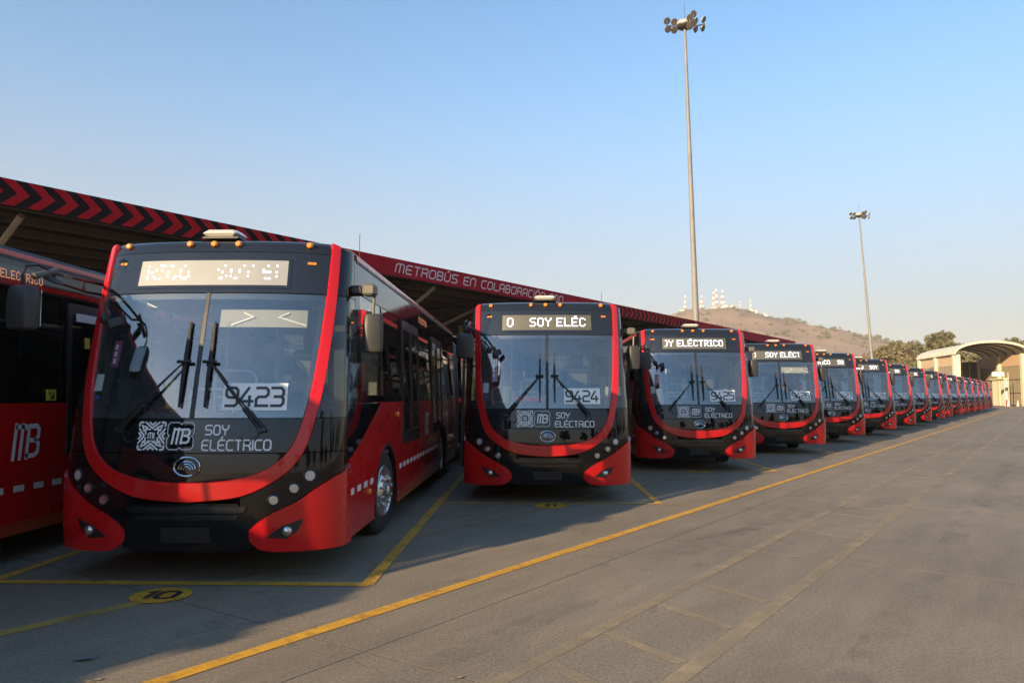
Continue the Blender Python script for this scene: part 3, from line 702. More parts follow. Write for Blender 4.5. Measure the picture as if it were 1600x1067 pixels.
            for kind, a, b in spans:
                if kind == 'w':
                    n = max(1, round((b-a)/1.35)); w = (b-a)/n
                    fm.prism([(a,belt+.003),(b,belt+.003),(b,1.60),(a,1.60)], sp(s), 0, .03)
                    for k in range(n+1):
                        c = min(max(a+w*k, a+.045), b-.045); fm.prism([(c-.045,1.60),(c+.045,1.60),(c+.045,2.62),(c-.045,2.62)], sp(s), .001, .03)
                    for k in range(n):
                        pm = MB().prism([(a+w*k+.03,1.59),(a+w*(k+1)-.03,1.59),(a+w*(k+1)-.03,2.63),(a+w*k+.03,2.63)], sp(s), .008, .014)
                        wn = B(pm, 'window', 'clearside' if (y0 < 1 and k == 0 and a < 2.2) else 'tint')
                        if k == 0 and w > .9: B(MB().prism([(a+w*k+.05,2.30),(a+w*(k+1)-.05,2.30),(a+w*(k+1)-.05,2.325),(a+w*k+.05,2.325)], sp(s), .003, .018), 'window_bar', 'blacksat', wn)
                else:
                    zb = .97 if s > 0 else .45; off = -.022 if s > 0 else -.15
                    mid = (a+b)/2
                    lv = [(a+.01, mid-.006), (mid+.006, b-.01)] if s > 0 else [(a, b)]
                    for l0, l1 in lv:
                        dm = MB(); zt = 2.60
                        for q in ([(l0,zb),(l1,zb),(l1,zb+.16),(l0,zb+.16)], [(l0,zt-.12),(l1,zt-.12),(l1,zt),(l0,zt)], [(l0,zb+.16),(l0+.07,zb+.16),(l0+.07,zt-.12),(l0,zt-.12)], [(l1-.07,zb+.16),(l1,zb+.16),(l1,zt-.12),(l1-.07,zt-.12)]):
                            dm.prism(q, sp(s), off, off+.04)
                        dr = B(dm, 'door', 'blacksat')
                        if s > 0: B(MB().prism([(l0+.02,zb+.10),(l1-.02,zb+.10),(l1-.02,1.515),(l0+.02,1.515)], sp(s), -.003, .0), 'door_panel', 'blackdeep', dr)
                        B(MB().prism([(l0+.06,zb+.15),(l1-.06,zb+.15),(l1-.06,zt-.11),(l0+.06,zt-.11)], sp(s), off+.010, off+.016), 'door_pane', 'tint', dr)
            B(fm, 'window_frame', 'blackdeep')
            # reflective tape along the side
            for k in range(int((y1-y0)/.30)):
                ya = y0+.10+.30*k
                if any(abs(ya+.06-a) < .80 for a in axs): continue
                B(MB().prism([(ya,.665),(ya+.15,.665),(ya+.15,.725),(ya,.725)], sp(s), -.004, 0), 'reflector', 'reflect')
        for ys_ in (3.42, 5.18, 6.47, 9.35, 13.4, 16.9):
            B(MB().prism([(ys_-.004,.38),(ys_+.004,.38),(ys_+.004,1.515),(ys_-.004,1.515)], sp(s), -.0015, .01), 'panel_seam', 'chassis')
        # black sweep behind the front corner
        B(MB().prism([(.56,.995),(1.0,1.12),(1.45,1.28),(1.88,1.43),(2.10,1.515),(.56,1.515)], sp(s), 0, .03), 'sweep_panel', 'black')
        B(MB().prism([(.96,1.522),(1.06,1.522),(1.06,2.93),(.96,2.93)], sp(s), .001, .03), 'window_post', 'black')
        B(MB().prism([(1.16,1.57),(1.30,1.57),(1.30,1.64),(1.16,1.64)], sp(s), -.012, 0), 'side_indicator_base', 'black')
        for yy, zz in ((3.15,1.36),(1.5,.60),(9.3,.55)):
            mb = MB(); mb.lathe([(.034,0),(.034,.012),(.022,.026),(0,.03)], Matrix.Translation((s*HW, yy, zz)) @ Matrix.Rotation(R(90)*s,4,'Y'), 12); B(mb, 'side_indicator', 'amber', s=True)
        mk = MB(); fn = (lambda a, b, o: Vector((HW+.004, 5.72+a, b))) if s > 0 else (lambda a, b, o: Vector((-HW-.004, 6.28-a, b)))
        mb_logo(0, .98, .335, fn, 0, mk); B(mk, 'operator_emblem', 'white')
        # side display
        B(MB().prism([(4.9 if s < 0 else 5.2,2.66),(6.15,2.66),(6.15,2.86),(4.9 if s < 0 else 5.2,2.86)], sp(s), -.004, .0), 'side_display', 'header')
        # hooped gutter on the roof edge
        for y0, y1 in ((1.05, 10.55), (12.35, LEN)):
            g = MB(); xa = s*hw(2.93)
            prof = [(xa, 2.932), (xa*1.004, 2.95), (xa*.995, 3.0), (xa*.955, 3.045), (xa*.86, 3.075), (xa*.5, 3.088), (0, 3.092)]
            rows = [[Vector((x, yy, z)) for x, z in prof] for yy in (y0, y0+.3, y1-.3, y1)]
            g.grid([r[1:] for r in rows], [[v+Vector((0,0,-.03)) for v in r[1:]] for r in rows]); B(g, 'roof_panel', 'roofskin', s=True)
            g = MB(); g.grid([[r[0], r[1], r[2]+Vector((s*.006,0,0))] for r in rows], [[r[0]+Vector((-s*.02,0,0)), r[1]+Vector((-s*.02,0,0)), r[2]+Vector((-s*.02,0,-.004))] for r in rows]); B(g, 'roof_gutter', 'red', s=True)
    # side display dots, read along +Y on the aisle side
    cols = led_cols('SOY ELÉCTRICO'); g = MB(); pit = .0125
    for i, c in enumerate(cols):
        for r in range(7):
            if c[r]:
                y = 5.24+i*pit; z = 2.80-r*pit; x = hw(z)+.006
                g.add([(x,y,z),(x,y+.010,z),(x,y+.010,z+.010),(x,y,z+.010)], [(0,1,2,3)])
    B(g, 'side_display_lettering', 'led_side')['kind'] = 'stuff'
    g = MB().prism([(6.70,2.41),(7.10,2.41),(7.10,2.50),(6.70,2.50)], lambda y, z, d: Vector((hw(z)-d, y, z)), -.028, -.020); B(g, 'door_notice', 'white')
    g = MB().prism([(6.86,2.12),(6.95,2.12),(6.95,2.24),(6.86,2.24)], lambda y, z, d: Vector((hw(z)-d, y, z)), -.028, -.020); B(g, 'door_sticker', 'yellow_st')
    g = MB().prism([(6.20,1.545),(6.36,1.545),(6.36,1.66),(6.20,1.66)], lambda y, z, d: Vector((hw(z)-d, y, z)), -.010, -.005); st_ = B(g, 'arrow_sticker', 'yellow_st')
    g = MB(); sf = lambda a, b, o: Vector((hw(b)+.012, a, b))
    for pl in ([(6.24,1.635),(6.32,1.57)], [(6.26,1.57),(6.32,1.57),(6.32,1.63)]): ribbon(g, pl, .018, sf, 0)
    B(g, 'arrow', 'blacksat', st_)
    # rear
    B(MB().box((-1.24,LEN-.03,.30),(1.24,LEN+.02,1.515)), 'rear_panel', 'red')
    B(MB().box((-1.18,LEN-.03,1.52),(1.18,LEN+.015,2.93)), 'rear_window', 'black')
    B(MB().box((-1.15,LEN-.03,2.935),(1.15,LEN+.01,3.06)), 'rear_cap', 'red')
    # bellows
    g = MB(); nrib = 17
    rows = []
    for i in range(nrib*2+1):
        y = 10.55+1.80*i/(nrib*2); k = 1.0 if i % 2 else .945
        prof = []
        for (x, z) in ((1.17,.42),(1.17,1.6),(1.12,2.80),(1.0,2.93),(-1.0,2.93),(-1.12,2.80),(-1.17,1.6),(-1.17,.42)):
            prof.append(Vector((x*k, y, .42+(z-.42)*(k if z > 2 else 1))))
        rows.append(prof)
    g.grid(rows); B(g, 'bellows', 'bellows')
    # ---- interior
    g = MB(); g.box((-1.2,.45,.90),(1.2,10.6,.95)); g.box((-1.0,10.6,.90),(1.0,12.3,.95)); g.box((-1.2,12.3,.90),(1.2,17.9,.95)); B(g, 'floor', 'int_floor')
    g = MB(); g.box((-1.12,.95,2.64),(1.12,10.5,2.68)); g.box((-1.12,12.4,2.64),(1.12,17.9,2.68)); B(g, 'ceiling', 'int_light')
    g = MB(); 
    for s in (-1, 1): g.box((s*.85-.25,1.4,2.52),(s*.85+.25,10.4,2.635))
    B(g, 'air_duct', 'int_light')
    g = MB(); rows = [[Vector((x, .20+.30*abs(x)**2.2+y, z)) for x in lin(-1.0, 1.0, 12)] for y, z in ((-.02,1.395),(.05,1.40),(.45,1.43),(.55,1.36),(.56,.95))]
    g.grid(rows); B(g, 'dashboard', 'blacksat')
    g = MB(); g.bbox((.16,.72,1.38),(.92,1.02,1.55), .03); B(g, 'instrument_hood', 'blacksat')
    # steering wheel
    g = MB(); Ms = Matrix.Translation((.54,1.05,1.62)) @ Matrix.Rotation(R(35),4,'X')
    g.tube([Ms @ Vector((.21*math.cos(a),.21*math.sin(a),0)) for a in lin(0, 2*math.pi, 24)], .014, 6, False); g.tube([Ms @ Vector((-.2,0,0)), Ms @ Vector((.2,0,0))], .014, 6); g.tube([Ms @ Vector((0,0,0)), Ms @ Vector((0,.05,-.35))], .03, 8); B(g, 'steering_wheel', 'blacksat', s=True)
    # driver's seat
    g = MB(); g.bbox((.30,1.35,1.35),(.78,1.85,1.50), .05); g.bbox((.30,1.80,1.45),(.78,1.95,2.10), .06); g.bbox((.42,1.84,2.08),(.66,1.94,2.30), .04); g.box((.44,1.5,.95),(.64,1.75,1.38)); B(g, 'driver_seat', 'seat_dark')
    g = MB(); g.box((.02,2.25,.95),(1.17,2.30,1.75)); g.box((.02,2.25,2.30),(1.17,2.30,2.64)); g.box((.02,2.25,1.75),(.07,2.30,2.30)); pt = B(g, 'cab_partition', 'int_grey')
    B(MB().box((.07,2.27,1.75),(1.17,2.28,2.30)), 'partition_pane', 'clearside', pt)
    # roller blind above the driver with folding stays
    g = MB(); patch(g, lin(2.245, 2.41, 3), lambda z: .10, lambda z: .93, 12, -.10, .004); bl = B(g, 'sun_blind', 'blind')
    g = MB(); 
    for pl in ([(.22,2.26),(.42,2.335),(.33,2.375)], [(.92,2.26),(.66,2.335),(.75,2.375)]): ribbon(g, pl, .014, FP, -.085)
    B(g, 'blind_stay', 'rail', bl)
    # hoops, poles, seats
    for x0, x1, y, zt in ((-.42,.02,1.55,1.86),(-.55,-.10,1.25,1.66),(-.95,-.58,2.6,1.75)):
        g = MB(); g.tube([(x0,y,.95),(x0,y,zt-.08),(x0+.03,y,zt-.02),(x0+.09,y,zt),(x1-.09,y,zt),(x1-.03,y,zt-.02),(x1,y,zt-.08),(x1,y,.95)], .016, 8); g.tube([(x0,y,zt-.28),(x1,y,zt-.28)], .014, 8); B(g, 'guard_rail', 'rail', s=True)
    for x, y, m in ((-.60,2.3,'yellowrail'),(-.02,2.32,'rail'),(.38,4.2,'rail'),(-.45,5.4,'yellowrail'),(.42,7.0,'rail'),(-.42,8.5,'rail')):
        B(MB().tube([(x,y,.95),(x,y,2.62)], .018, 8), 'grab_pole', m, s=True)
    for s in (-1, 1): B(MB().tube([(s*.45,2.6,2.40),(s*.45,10.2,2.40)], .016, 6), 'ceiling_rail', 'rail')
    def seat(x, y):
        g = MB(); g.bbox((x-.21,y-.22,1.38),(x+.21,y+.20,1.45), .03); g.bbox((x-.21,y+.15,1.42),(x+.21,y+.23,1.98), .035); g.box((x-.05,y-.1,.95),(x+.05,y+.1,1.39)); B(g, 'passenger_seat', 'seat')
    for y in (3.0,3.8,5.6,6.2,8.8,9.6):
        seat(-.92, y)
        if not any(a-.3 < y < b+.3 for a, b in DOORS): seat(.92, y)
    g = MB(); g.bbox((-.72,1.05,1.45),(-.60,1.18,1.75), .02); g.tube([(-.66,1.11,.95),(-.66,1.11,1.45)], .025, 8); B(g, 'card_reader', 'yellowrail')
    g = MB(); g.tube([(.98,1.98,1.22),(.98,1.98,1.52)], .055, 12); B(g, 'fire_extinguisher', 'seat', s=True)
    # number card frame (digits are made for each bus)
    g = MB(); patch(g, lin(1.468, 1.705, 3), lambda z: .25, lambda z: .80, 8, .003, .002); B(g, 'number_card', 'card')
    # ---- chassis and wheels
    g = MB(); g.box((-.78,.55,.34),(.78,10.5,.89)); g.box((-.7,10.5,.45),(.7,12.4,.89)); g.box((-.78,12.4,.34),(.78,17.9,.89)); g.box((-1.18,3.3,.30),(1.18,7.5,.88)); g.box((-1.18,9.0,.30),(1.18,10.5,.88)); g.box((-1.18,.6,.42),(1.18,1.75,.88)); B(g, 'chassis', 'chassis')
    for yc in AXLES:
        for s in (-1, 1):
            Mw = Matrix.Translation((s*1.215, yc, .485)) @ Matrix.Rotation(R(90)*s, 4, 'Y') @ Matrix.Rotation(R(6 if yc < 3 else 0), 4, 'X')
            ty = MB().lathe([(.29,-.02),(.30,-.004),(.40,.0),(.455,-.018),(.485,-.05),(.487,-.25),(.46,-.285),(.30,-.30)], Mw, 36)
            w = B(ty, 'wheel', 'rubber', s=True)
            dish = .035 if yc < 3 else -.10
            rmb = MB().lathe([(.298,-.012),(.285,.006),(.268,-.004),(.255,-.05),(.225,-.055),(.20,-.02+dish*.2),(.155,dish*.5),(.095,dish*.6),(.09,dish+.03),(.05,dish+.045),(0,dish+.046)], Mw, 30); B(rmb, 'rim', 'rim', w, True)
            nb = MB()
            for k in range(10):
                a = 2*math.pi*k/10; nb.lathe([(.017,dish*.4),(.017,dish*.4+.035),(.009,dish*.4+.042)], Mw @ Matrix.Translation((.168*math.cos(a), .168*math.sin(a), 0)), 6)
            B(nb, 'wheel_nut', 'chrome', w)
            hb = MB()
            for k in range(8):
                a = 2*math.pi*(k+.5)/8; hb.lathe([(.026,-.012),(.026,-.006)], Mw @ Matrix.Translation((.228*math.cos(a), .228*math.sin(a), -.008)), 10)
            B(hb, 'rim_hole', 'chassis', w)
    # thin roof aerial
    B(MB().tube([(1.0,2.0,3.06),(1.0,2.02,3.42)], .004, 5), 'aerial', 'blacksat')
    return root

def card_digits(root, num):
    g = MB(); st, w = strokes(num, .155, 1.15)
    k = .485/w
    for s in st: ribbon(g, [(.283+a*k, 1.508+b) for a, b in s], .024, FP, .005)
    g.build('number_digits', M['digit'], root)
def led_text(root, off, shown, drop=0):
    cols = led_cols('SOY ELÉCTRICO    '); n = len(cols); pit = .0205; N = shown; g = MB()
    x0 = -.66
    for i in range(N):
        c = cols[(i+off) % n]
        for r in range(8):
            if c[r] and not (drop and (r in (1,4) or rng.random() < .30)):
                zz = (2.805-(r+1)*pit) if r < 7 else 2.812
                x = x0+i*pit
                g.add([FP(x, zz, .007), FP(x+.0160, zz, .007), FP(x+.0160, zz+.0145, .007), FP(x, zz+.0145, .007)], [(0,1,2,3)])
    if g.v: g.build('display_lettering', M['led'], root)['kind'] = 'stuff'

bus = make_bus()
JX = {-2:.35, -1:-.03, 0:0, 1:-.09, 2:-.04, 3:.05}
ORD = 'first second third fourth fifth sixth seventh eighth ninth tenth eleventh twelfth thirteenth fourteenth fifteenth sixteenth last'.split()
BUS_GROUP = 'articulated buses parked side by side'
def bus_pos(i): return (-2.93+3.28*i+JX.get(i, rng.uniform(-.06,.06)), 6.55+4.93*i+(0 if i < 4 else rng.uniform(-.15,.15)), 0)
LEDOFF = {0:50, 1:66, 2:8, 3:70, 4:32, 5:38, 6:33, 7:30}
roots = {}
order = list(range(17))+[-1, -2]
for i in order:
    b = bus if i == 0 else copy_tree(bus, None, () if i == 3 else ('sun_blind',))
    roots[i] = b
for i in order:
    b = roots[i]; b.location = bus_pos(i); num = str(9423+i)
    b.rotation_euler.z = R(rng.uniform(-.12,.12)) if i < 4 else R(rng.uniform(-.6,.6))
    card_digits(b, num); led_text(b, LEDOFF.get(i, (i*23) % 80), 64, i == 0)
    if i == -1: lab = 'red articulated bus in shade, its side with silver MB emblem beside bus 9423'
    elif i == -2: lab = 'red articulated bus on the far side of the bus with the silver MB emblem'
    else: lab = 'red and black articulated bus with number card %s, %s of the numbered row' % (num, ORD[i])
    tag(b, lab, 'bus', BUS_GROUP)

for ch in bus.children:                       # sun washing out the first bus's display, put in as paler colour and glow
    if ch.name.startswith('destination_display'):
        ch.data = ch.data.copy(); ch.data.materials[0] = mat('sunwashed_display_board', (.17,.17,.15), .45, emis=(.88,.95,1.0), estr=.07, var=.10, vscale=3)
def oil_spot(x, y, r_):
    n = 22; ph = rng.uniform(0, 6); vs_ = [Vector((x+r_*(1+.22*math.sin(3*a+ph)+.12*math.sin(7*a+2*ph))*math.cos(a), y+1.5*r_*(1+.22*math.sin(2*a+ph))*math.sin(a), .0035)) for a in lin(0, 2*math.pi*(n-1)/n, n-1)]
    o = MB().add(vs_, [tuple(range(n))]).build('oil_stain', M['oil']); tag(o, kind='structure')
M['oil'] = worn('oil_stain', (.075,.068,.06), .28, 9, .5)
for x, y, r_ in ((-2.2,5.5,.10),(-1.0,6.0,.07),(.6,9.3,.12),(1.6,7.4,.08),(2.8,8.6,.10),(.9,5.9,.06),(4.2,12.5,.16),(3.1,11.0,.09),(5.6,14.0,.14),(-3.3,5.6,.06)): oil_spot(x, y, r_)

# ------------------------------------------------------------ canopy behind the buses
M['can_dark'] = mat('fascia_black', (.014,.010,.011), .7, spec=.15, var=.2, vscale=2)
M['can_red'] = mat('fascia_red', (.46,.008,.016), .7, spec=.15, var=.06, vscale=2)
M['can_crimson'] = mat('fascia_crimson', (.40,.008,.022), .7, spec=.15, var=.06, vscale=1)
M['steel_dark'] = mat('canopy_steel', (.03,.03,.032), .6, var=.2, vscale=3)
M['purlin'] = mat('canopy_purlin', (.13,.12,.10), .7, var=.15)
M['column'] = mat('canopy_column', (.42,.38,.31), .6, var=.12, vscale=3)
M['deck'] = mat('canopy_deck', (.022,.021,.021), .7, var=.2, vscale=1)
CP, CZ0, CZ1, Q0, Q1 = -20.0, 6.05, 6.70, -22.0, 75.0
canopy = empty('canopy', pq(CP-8, 20))
tag(canopy, 'long black canopy with red chevron and lettered fascia behind the parked buses', 'canopy')
inv = Vector(canopy.location)
def cpt(p, q, z): return pq(p, q, z)-inv
def cbox(mb, p0, p1, q0, q1, z0, z1):
    vs = [cpt(p,q,z) for z in (z0,z1) for p,q in ((p0,q0),(p1,q0),(p1,q1),(p0,q1))]
    return mb.add(vs, [(3,2,1,0),(4,5,6,7),(0,1,5,4),(1,2,6,5),(2,3,7,6),(3,0,4,7)])
cbox(MB(), CP-20, CP-.12, Q0, Q1, 6.42, 6.52).build('roof_deck', M['deck'], canopy)
q = Q0
while q < Q1-.1:
    q2 = min(q+3.0, Q1); mid = (q+q2)/2
    chev = mid < 17.6 or 38.5 < mid < 51
    cbox(MB(), CP-.10, CP, q+.006, q2-.006, CZ0, CZ1).build('fascia_panel', M['can_dark'] if chev else M['can_crimson'], canopy); q = q2
pf = lambda a, b, d: cpt(CP+d, a, b)
cm = MB().prism([(-.40,CZ0+.02),(-.12,CZ0+.02),(.22,(CZ0+CZ1)/2),(-.12,CZ1-.02),(-.40,CZ1-.02),(-.06,(CZ0+CZ1)/2)], lambda a, b, d: ND*d+QD*a+Vector((0,0,b)), .003, .018).mesh('chevron', M['can_red'])
k = -8.0
while k < 50.4:
    if k < 17.2 or k > 38.6: inst(cm, 'chevron', canopy, pq(CP, k)-inv)
    k += .57 
TXT = 'METROBÚS EN COLABORACIÓN CON'; st, w = strokes(TXT, .33, 1.55, .18); kk = 11.94/w; M['fprint'] = mat('fascia_print', (.72,.60,.60), .5); x = 0
for ch in TXT:
    sl, w1 = strokes(ch, .33, 1.55, .18); g = MB()
    for s_ in sl: ribbon(g, [(20.73+(x+a)*kk, 6.20+b) for a, b in s_], .052, lambda a, b, o: cpt(CP+.012, a, b), 0, .5)
    if g.v: g.build('letter', M['fprint'], canopy)
    x += (GL[ch][0]+1.55)*.33/6
for j, p in enumerate((-20.9,-22.6,-24.4,-26.3,-28.2,-30.2,-32.2,-34.2,-36.2,-38.2)):
    cbox(MB(), p-.10, p+.10, Q0, Q1, 6.20, 6.418).build('purlin', M['purlin'], canopy)
q = -16.0
while q < 74:
    tr_ = MB()
    cbox(tr_, CP-19.5, CP-.15, q-.09, q+.09, 6.02, 6.19)
    tr_.build('rafter', M['steel_dark'], canopy)
    for p in (-31.0,):
        c = MB(); c.tube([cpt(p, q, 0), cpt(p, q, 6.05)], .16, 10); c.build('column', M['column'], canopy, True)
        c = MB(); c.tube([cpt(p, q, 3.6), cpt(p+7.5, q, 6.05)], .09, 8); c.build('strut', M['column'], canopy, True)
        c = MB(); c.tube([cpt(p, q, 3.6), cpt(p-6, q, 6.05)], .09, 8); c.build('strut', M['column'], canopy, True)
    c = MB(); c.tube([cpt(-20.7, q+1.05, 6.02), cpt(-22.6, q+.95, 4.9), cpt(-24.6, q+.85, 3.7)], .085, 8); c.build('brace', M['column'], canopy, True)
    q += 7.75
# lattice girder deep under the canopy
tg = MB()
for z in (4.7, 5.7): cbox(tg, -34.06, -33.94, Q0, Q1, z-.07, z+.07)
q = Q0
while q < Q1-1.3:
    tg.tube([cpt(-34,q,4.7), cpt(-34,q+.62,5.7)], .04, 4, False); tg.tube([cpt(-34,q+.62,5.7), cpt(-34,q+1.24,4.7)], .04, 4, False); q += 1.24
tg.build('lattice_girder', M['steel_dark'], canopy)
# workshop wall beyond the canopy
ws = empty('workshop', pq(-52, 25)); tag(ws, 'low pale workshop wall seen under the canopy', 'building')
iw = Vector(ws.location)
def wbox(mb, p0, p1, q0, q1, z0, z1):
    return mb.add([pq(p,q,z)-iw for z in (z0,z1) for p,q in ((p0,q0),(p1,q0),(p1,q1),(p0,q1))], [(3,2,1,0),(4,5,6,7),(0,1,5,4),(1,2,6,5),(2,3,7,6),(3,0,4,7)])
wbox(MB(), -60, -52, -20, 66, -.05, 5.2).build('wall', mat('workshop_wall', (.42,.39,.33), .8, var=.12, vscale=.6), ws)
wbox(MB(), -60.3, -51.6, -20.3, 66.3, 5.2, 5.45).build('roof', mat('workshop_roof', (.35,.33,.30), .7), ws)
for q in np.arange(-17, 64, 6.0): wbox(MB(), -51.99, -51.93, q, q+3.6, -.03, 3.9).build('roller_door', mat('roller_door', (.10,.10,.11), .5) if q < -16.9 else bpy.data.materials['roller_door'], ws)

# ------------------------------------------------------------ floodlight masts
M['mast'] = mat('galvanised_mast', (.215,.215,.215), .6, col2=(.15,.15,.15), vscale=1.2)
M['lampshell'] = mat('floodlight_shell', (.36,.36,.35), .4)
M['lampglass'] = mat('floodlight_face', (.09,.08,.075), .25)
M['mastdark'] = mat('mast_ring_dark', (.06,.055,.05), .5)
def mast(base, top, h, s, label):
    r = empty('floodlight_mast', base); tag(r, label, 'light mast', 'tall floodlight masts')
    d = Vector(top)-Vector(base); pt = lambda t: d*t
    m = MB(); ts = lin(0, 1, 12); rad = [(.265-.165*t)*s for t in ts]
    m.tube([pt(t) for t in ts], rad, 14); m.build('pole', M['mast'], r, True)
    for t in (.33,.66):
        c = MB(); c.tube([pt(t-.002), pt(t+.002)], (.28-.165*t)*s, 14); c.build('pole_joint', M['mast'], r, True)
    T = Matrix.Translation(d)
    MB().lathe([(.16,-.35),(.50,-.22),(.62,-.12),(.62,-.02)], T, 20).build('lowering_ring', M['mastdark'], r, True)
    MB().lathe([(.64,-.02),(.66,.10),(.50,.30),(.22,.42),(0,.44)], T, 20).build('head_cover', M['lampshell'], r, True)
    MB().tube([d+Vector((0,0,.4)), d+Vector((0,0,1.7))], .018, 5).build('lightning_rod', M['mastdark'], r)
    lamp_sh = MB().lathe([(.0,.24),(.09,.23),(.14,.15),(.255,.03),(.268,.0)], Matrix(), 16).mesh('floodlight', M['lampshell'], True)
    lamp_fc = MB().lathe([(.26,0),(.245,-.02),(0,-.03)], Matrix(), 16).mesh('lamp_face', M['lampglass'])
    for ang in (195, -20, 250 if False else -75):
        a = R(ang); dr = Vector((math.cos(a), math.sin(a), 0)); side = Vector((-dr.y, dr.x, 0))
        MB().tube([d+dr*.5+Vector((0,0,-.2)), d+dr*1.5+Vector((0,0,-.2))], .045, 6).build('arm', M['mastdark'], r)
        for (e, zz, tw) in ((.85,.16,0),(1.45,.16,0),(.85,-.48,0),(1.38,-.48,0)):
            L_ = inst(lamp_sh, 'floodlight', r, d+dr*e+Vector((0,0,zz)))
            aim = (Vector((.15,-.75,-.62)) if ang == 195 else (dr*.8+Vector((.1,-.3,-.55)))).normalized()
            L_.rotation_euler = (-aim).to_track_quat('Z','Y').to_euler(); inst(lamp_fc, 'lamp_face', L_)
            MB().tube([d+dr*e+Vector((0,0,zz+.05)), d+dr*e+Vector((0,0,-.2))], .035, 5).build('lamp_bracket', M['mastdark'], r)
mast((12.48,57,0), (11.83,57,29.7), 29.7, 1.0, 'tall galvanised floodlight mast rising in front of the antenna hill')
mast((52.0,117,0), (50.35,117,29.0), 29.0, 1.0, 'tall floodlight mast leaning slightly, beside the trees next to the hangar')

# ------------------------------------------------------------ arched hangar at the end of the yard
M['cream'] = mat('cream_concrete', (.60,.54,.40), .8, var=.12, vscale=.8)
M['creampale'] = mat('hangar_roof_sheet', (.60,.55,.43), .6, var=.10, vscale=.5)
M['panelbrown'] = mat('hangar_wall_panel', (.27,.235,.16), .75, var=.10, vscale=1.2)
M['panelband'] = mat('hangar_band', (.50,.37,.24), .75, var=.08)
M['darkvoid'] = mat('dark_window', (.05,.055,.05), .4)
HA = R(-11.0)
hg = empty('arched_hangar', (63.0,115,0), HA); tag(hg, 'cream barrel roofed open hangar at the far end of the bus row', 'hangar')
HWd, HL, HS, HR = 9.0, 17.0, 7.6, 1.75
def hb(a, b, name, m, p=None): 
    o = MB().box(a, b).build(name, M[m], p or hg); return o
for x in (0, HWd):
    for y in (0, HL*.5, HL): hb((x-.45,y-.4,0),(x+.45,y+.4,HS), 'pillar', 'cream')
def archp(t, rr_=0): return (HWd/2-(HWd/2+.45+rr_)*math.cos(t), HS+(HR+rr_)*math.sin(t))
rows = [[Vector((archp(t,.14)[0], y, archp(t,.14)[1])) for t in lin(0, math.pi, 22)] for y in (-.7, HL*.33, HL*.66, HL+.5)]
back = [[Vector((archp(t,0)[0], y, archp(t,0)[1])) for t in lin(0, math.pi, 22)] for y in (-.7, HL*.33, HL*.66, HL+.5)]
MB().grid(rows, back).build('barrel_roof', M['creampale'], hg, True)
rows = [[Vector((archp(t,.20)[0], y, archp(t,.20)[1])) for t in lin(0, math.pi, 22)] for y in (-1.0,-.72)]
back = [[Vector((archp(t,-.12)[0], y, archp(t,-.12)[1])) for t in lin(0, math.pi, 22)] for y in (-1.0,-.72)]
MB().grid(rows, back).build('roof_edge', M['cream'], hg, True)
for y in lin(.8, HL-.6, 5):
    MB().tube([Vector((archp(t,-.12)[0], y, archp(t,-.12)[1])) for t in lin(.05, math.pi-.05, 16)], .09, 5).build('roof_rib', M['steel_dark'], hg)
for x, s in ((0,1),(HWd,-1)):
    for k, (y0, y1) in enumerate(((.42, HL*.5-.42), (HL*.5+.42, HL-.42))):
        hb((x-.12,y0,HS-1.6),(x+.12,y1,HS-.02), 'wall_band', 'panelband')
        n = 5; w = (y1-y0)/n
        for j in range(n):
            for z0, z1 in ((.15,1.9),(1.95,3.9),(3.95,HS-1.62)):
                hb((x-.09,y0+w*j+.02,z0),(x+.09,y0+w*(j+1)-.02,z1), 'wall_panel', 'panelbrown')
        for z in (1.92, 3.92): hb((x-.14,y0,z-.05),(x+.14,y1,z+.05), 'wall_rail', 'steel_dark')
# rear end of the hangar: a partly glazed screen on the right half
hb((HWd*.30,HL-.2,3.2),(HWd-.5,HL-.1,HS-.5), 'rear_screen', 'darkvoid')
for k in range(5): hb((HWd*.30+k*1.15,HL-.3,3.2),(HWd*.30+k*1.15+.10,HL-.21,HS-.5), 'screen_mullion', 'panelband')
# the low white buildings and kit round it
M['whitewall'] = mat('white_wall', (.70,.66,.56), .8, var=.06)
M['maroon'] = mat('maroon_band', (.22,.03,.05), .7)
M['orange'] = mat('orange_plastic', (.75,.13,.02), .45)
M['greyblue'] = mat('grey_blue_sheet', (.20,.21,.26), .5, var=.1)
def small_house(loc, rz, w, d, h, lab, cat='building', name='gate_house', door=True):
    r = empty(name, loc, rz); tag(r, lab, cat)
    MB().box((-w/2,-d/2,0),(w/2,d/2,h)).build('wall', M['whitewall'], r)
    MB().box((-w/2-.25,-d/2-.25,h),(w/2+.25,d/2+.25,h+.22)).build('roof', M['cream'], r)
    MB().box((-w/2-.01,-d/2-.03,0),(w/2+.01,-d/2-.004,.9)).build('base_band', M['maroon'], r)
    for x in lin(-w/2+.7, w/2-.7, max(1, int(w/2.2))):
        wn = MB().box((x-.45,-d/2-.04,1.1),(x+.45,-d/2-.006,2.1)).build('window', M['darkvoid'], r)
        MB().box((x-.52,-d/2-.07,1.02),(x+.52,-d/2-.03,1.09)).build('sill', M['cream'], r)
    return r
small_house((76.5,121,0), HA, 7, 5, 4.0, 'low white building with maroon base beside the right side of the hangar')
small_house((65.5,147,0), HA, 5, 4, 3.4, 'small white house seen through the open hangar')
rf = MB(); rf.lathe([(2.0,0),(1.9,.5),(.9,1.1),(0,1.2)], Matrix.Translation((65.3,150,5.2)), 8); rf.tube([(65.3,150,0),(65.3,150,5.2)], .12, 6)
tag(rf.build('water_tank', M['whitewall']), 'small white domed tank on a post seen through the hangar', 'tank')
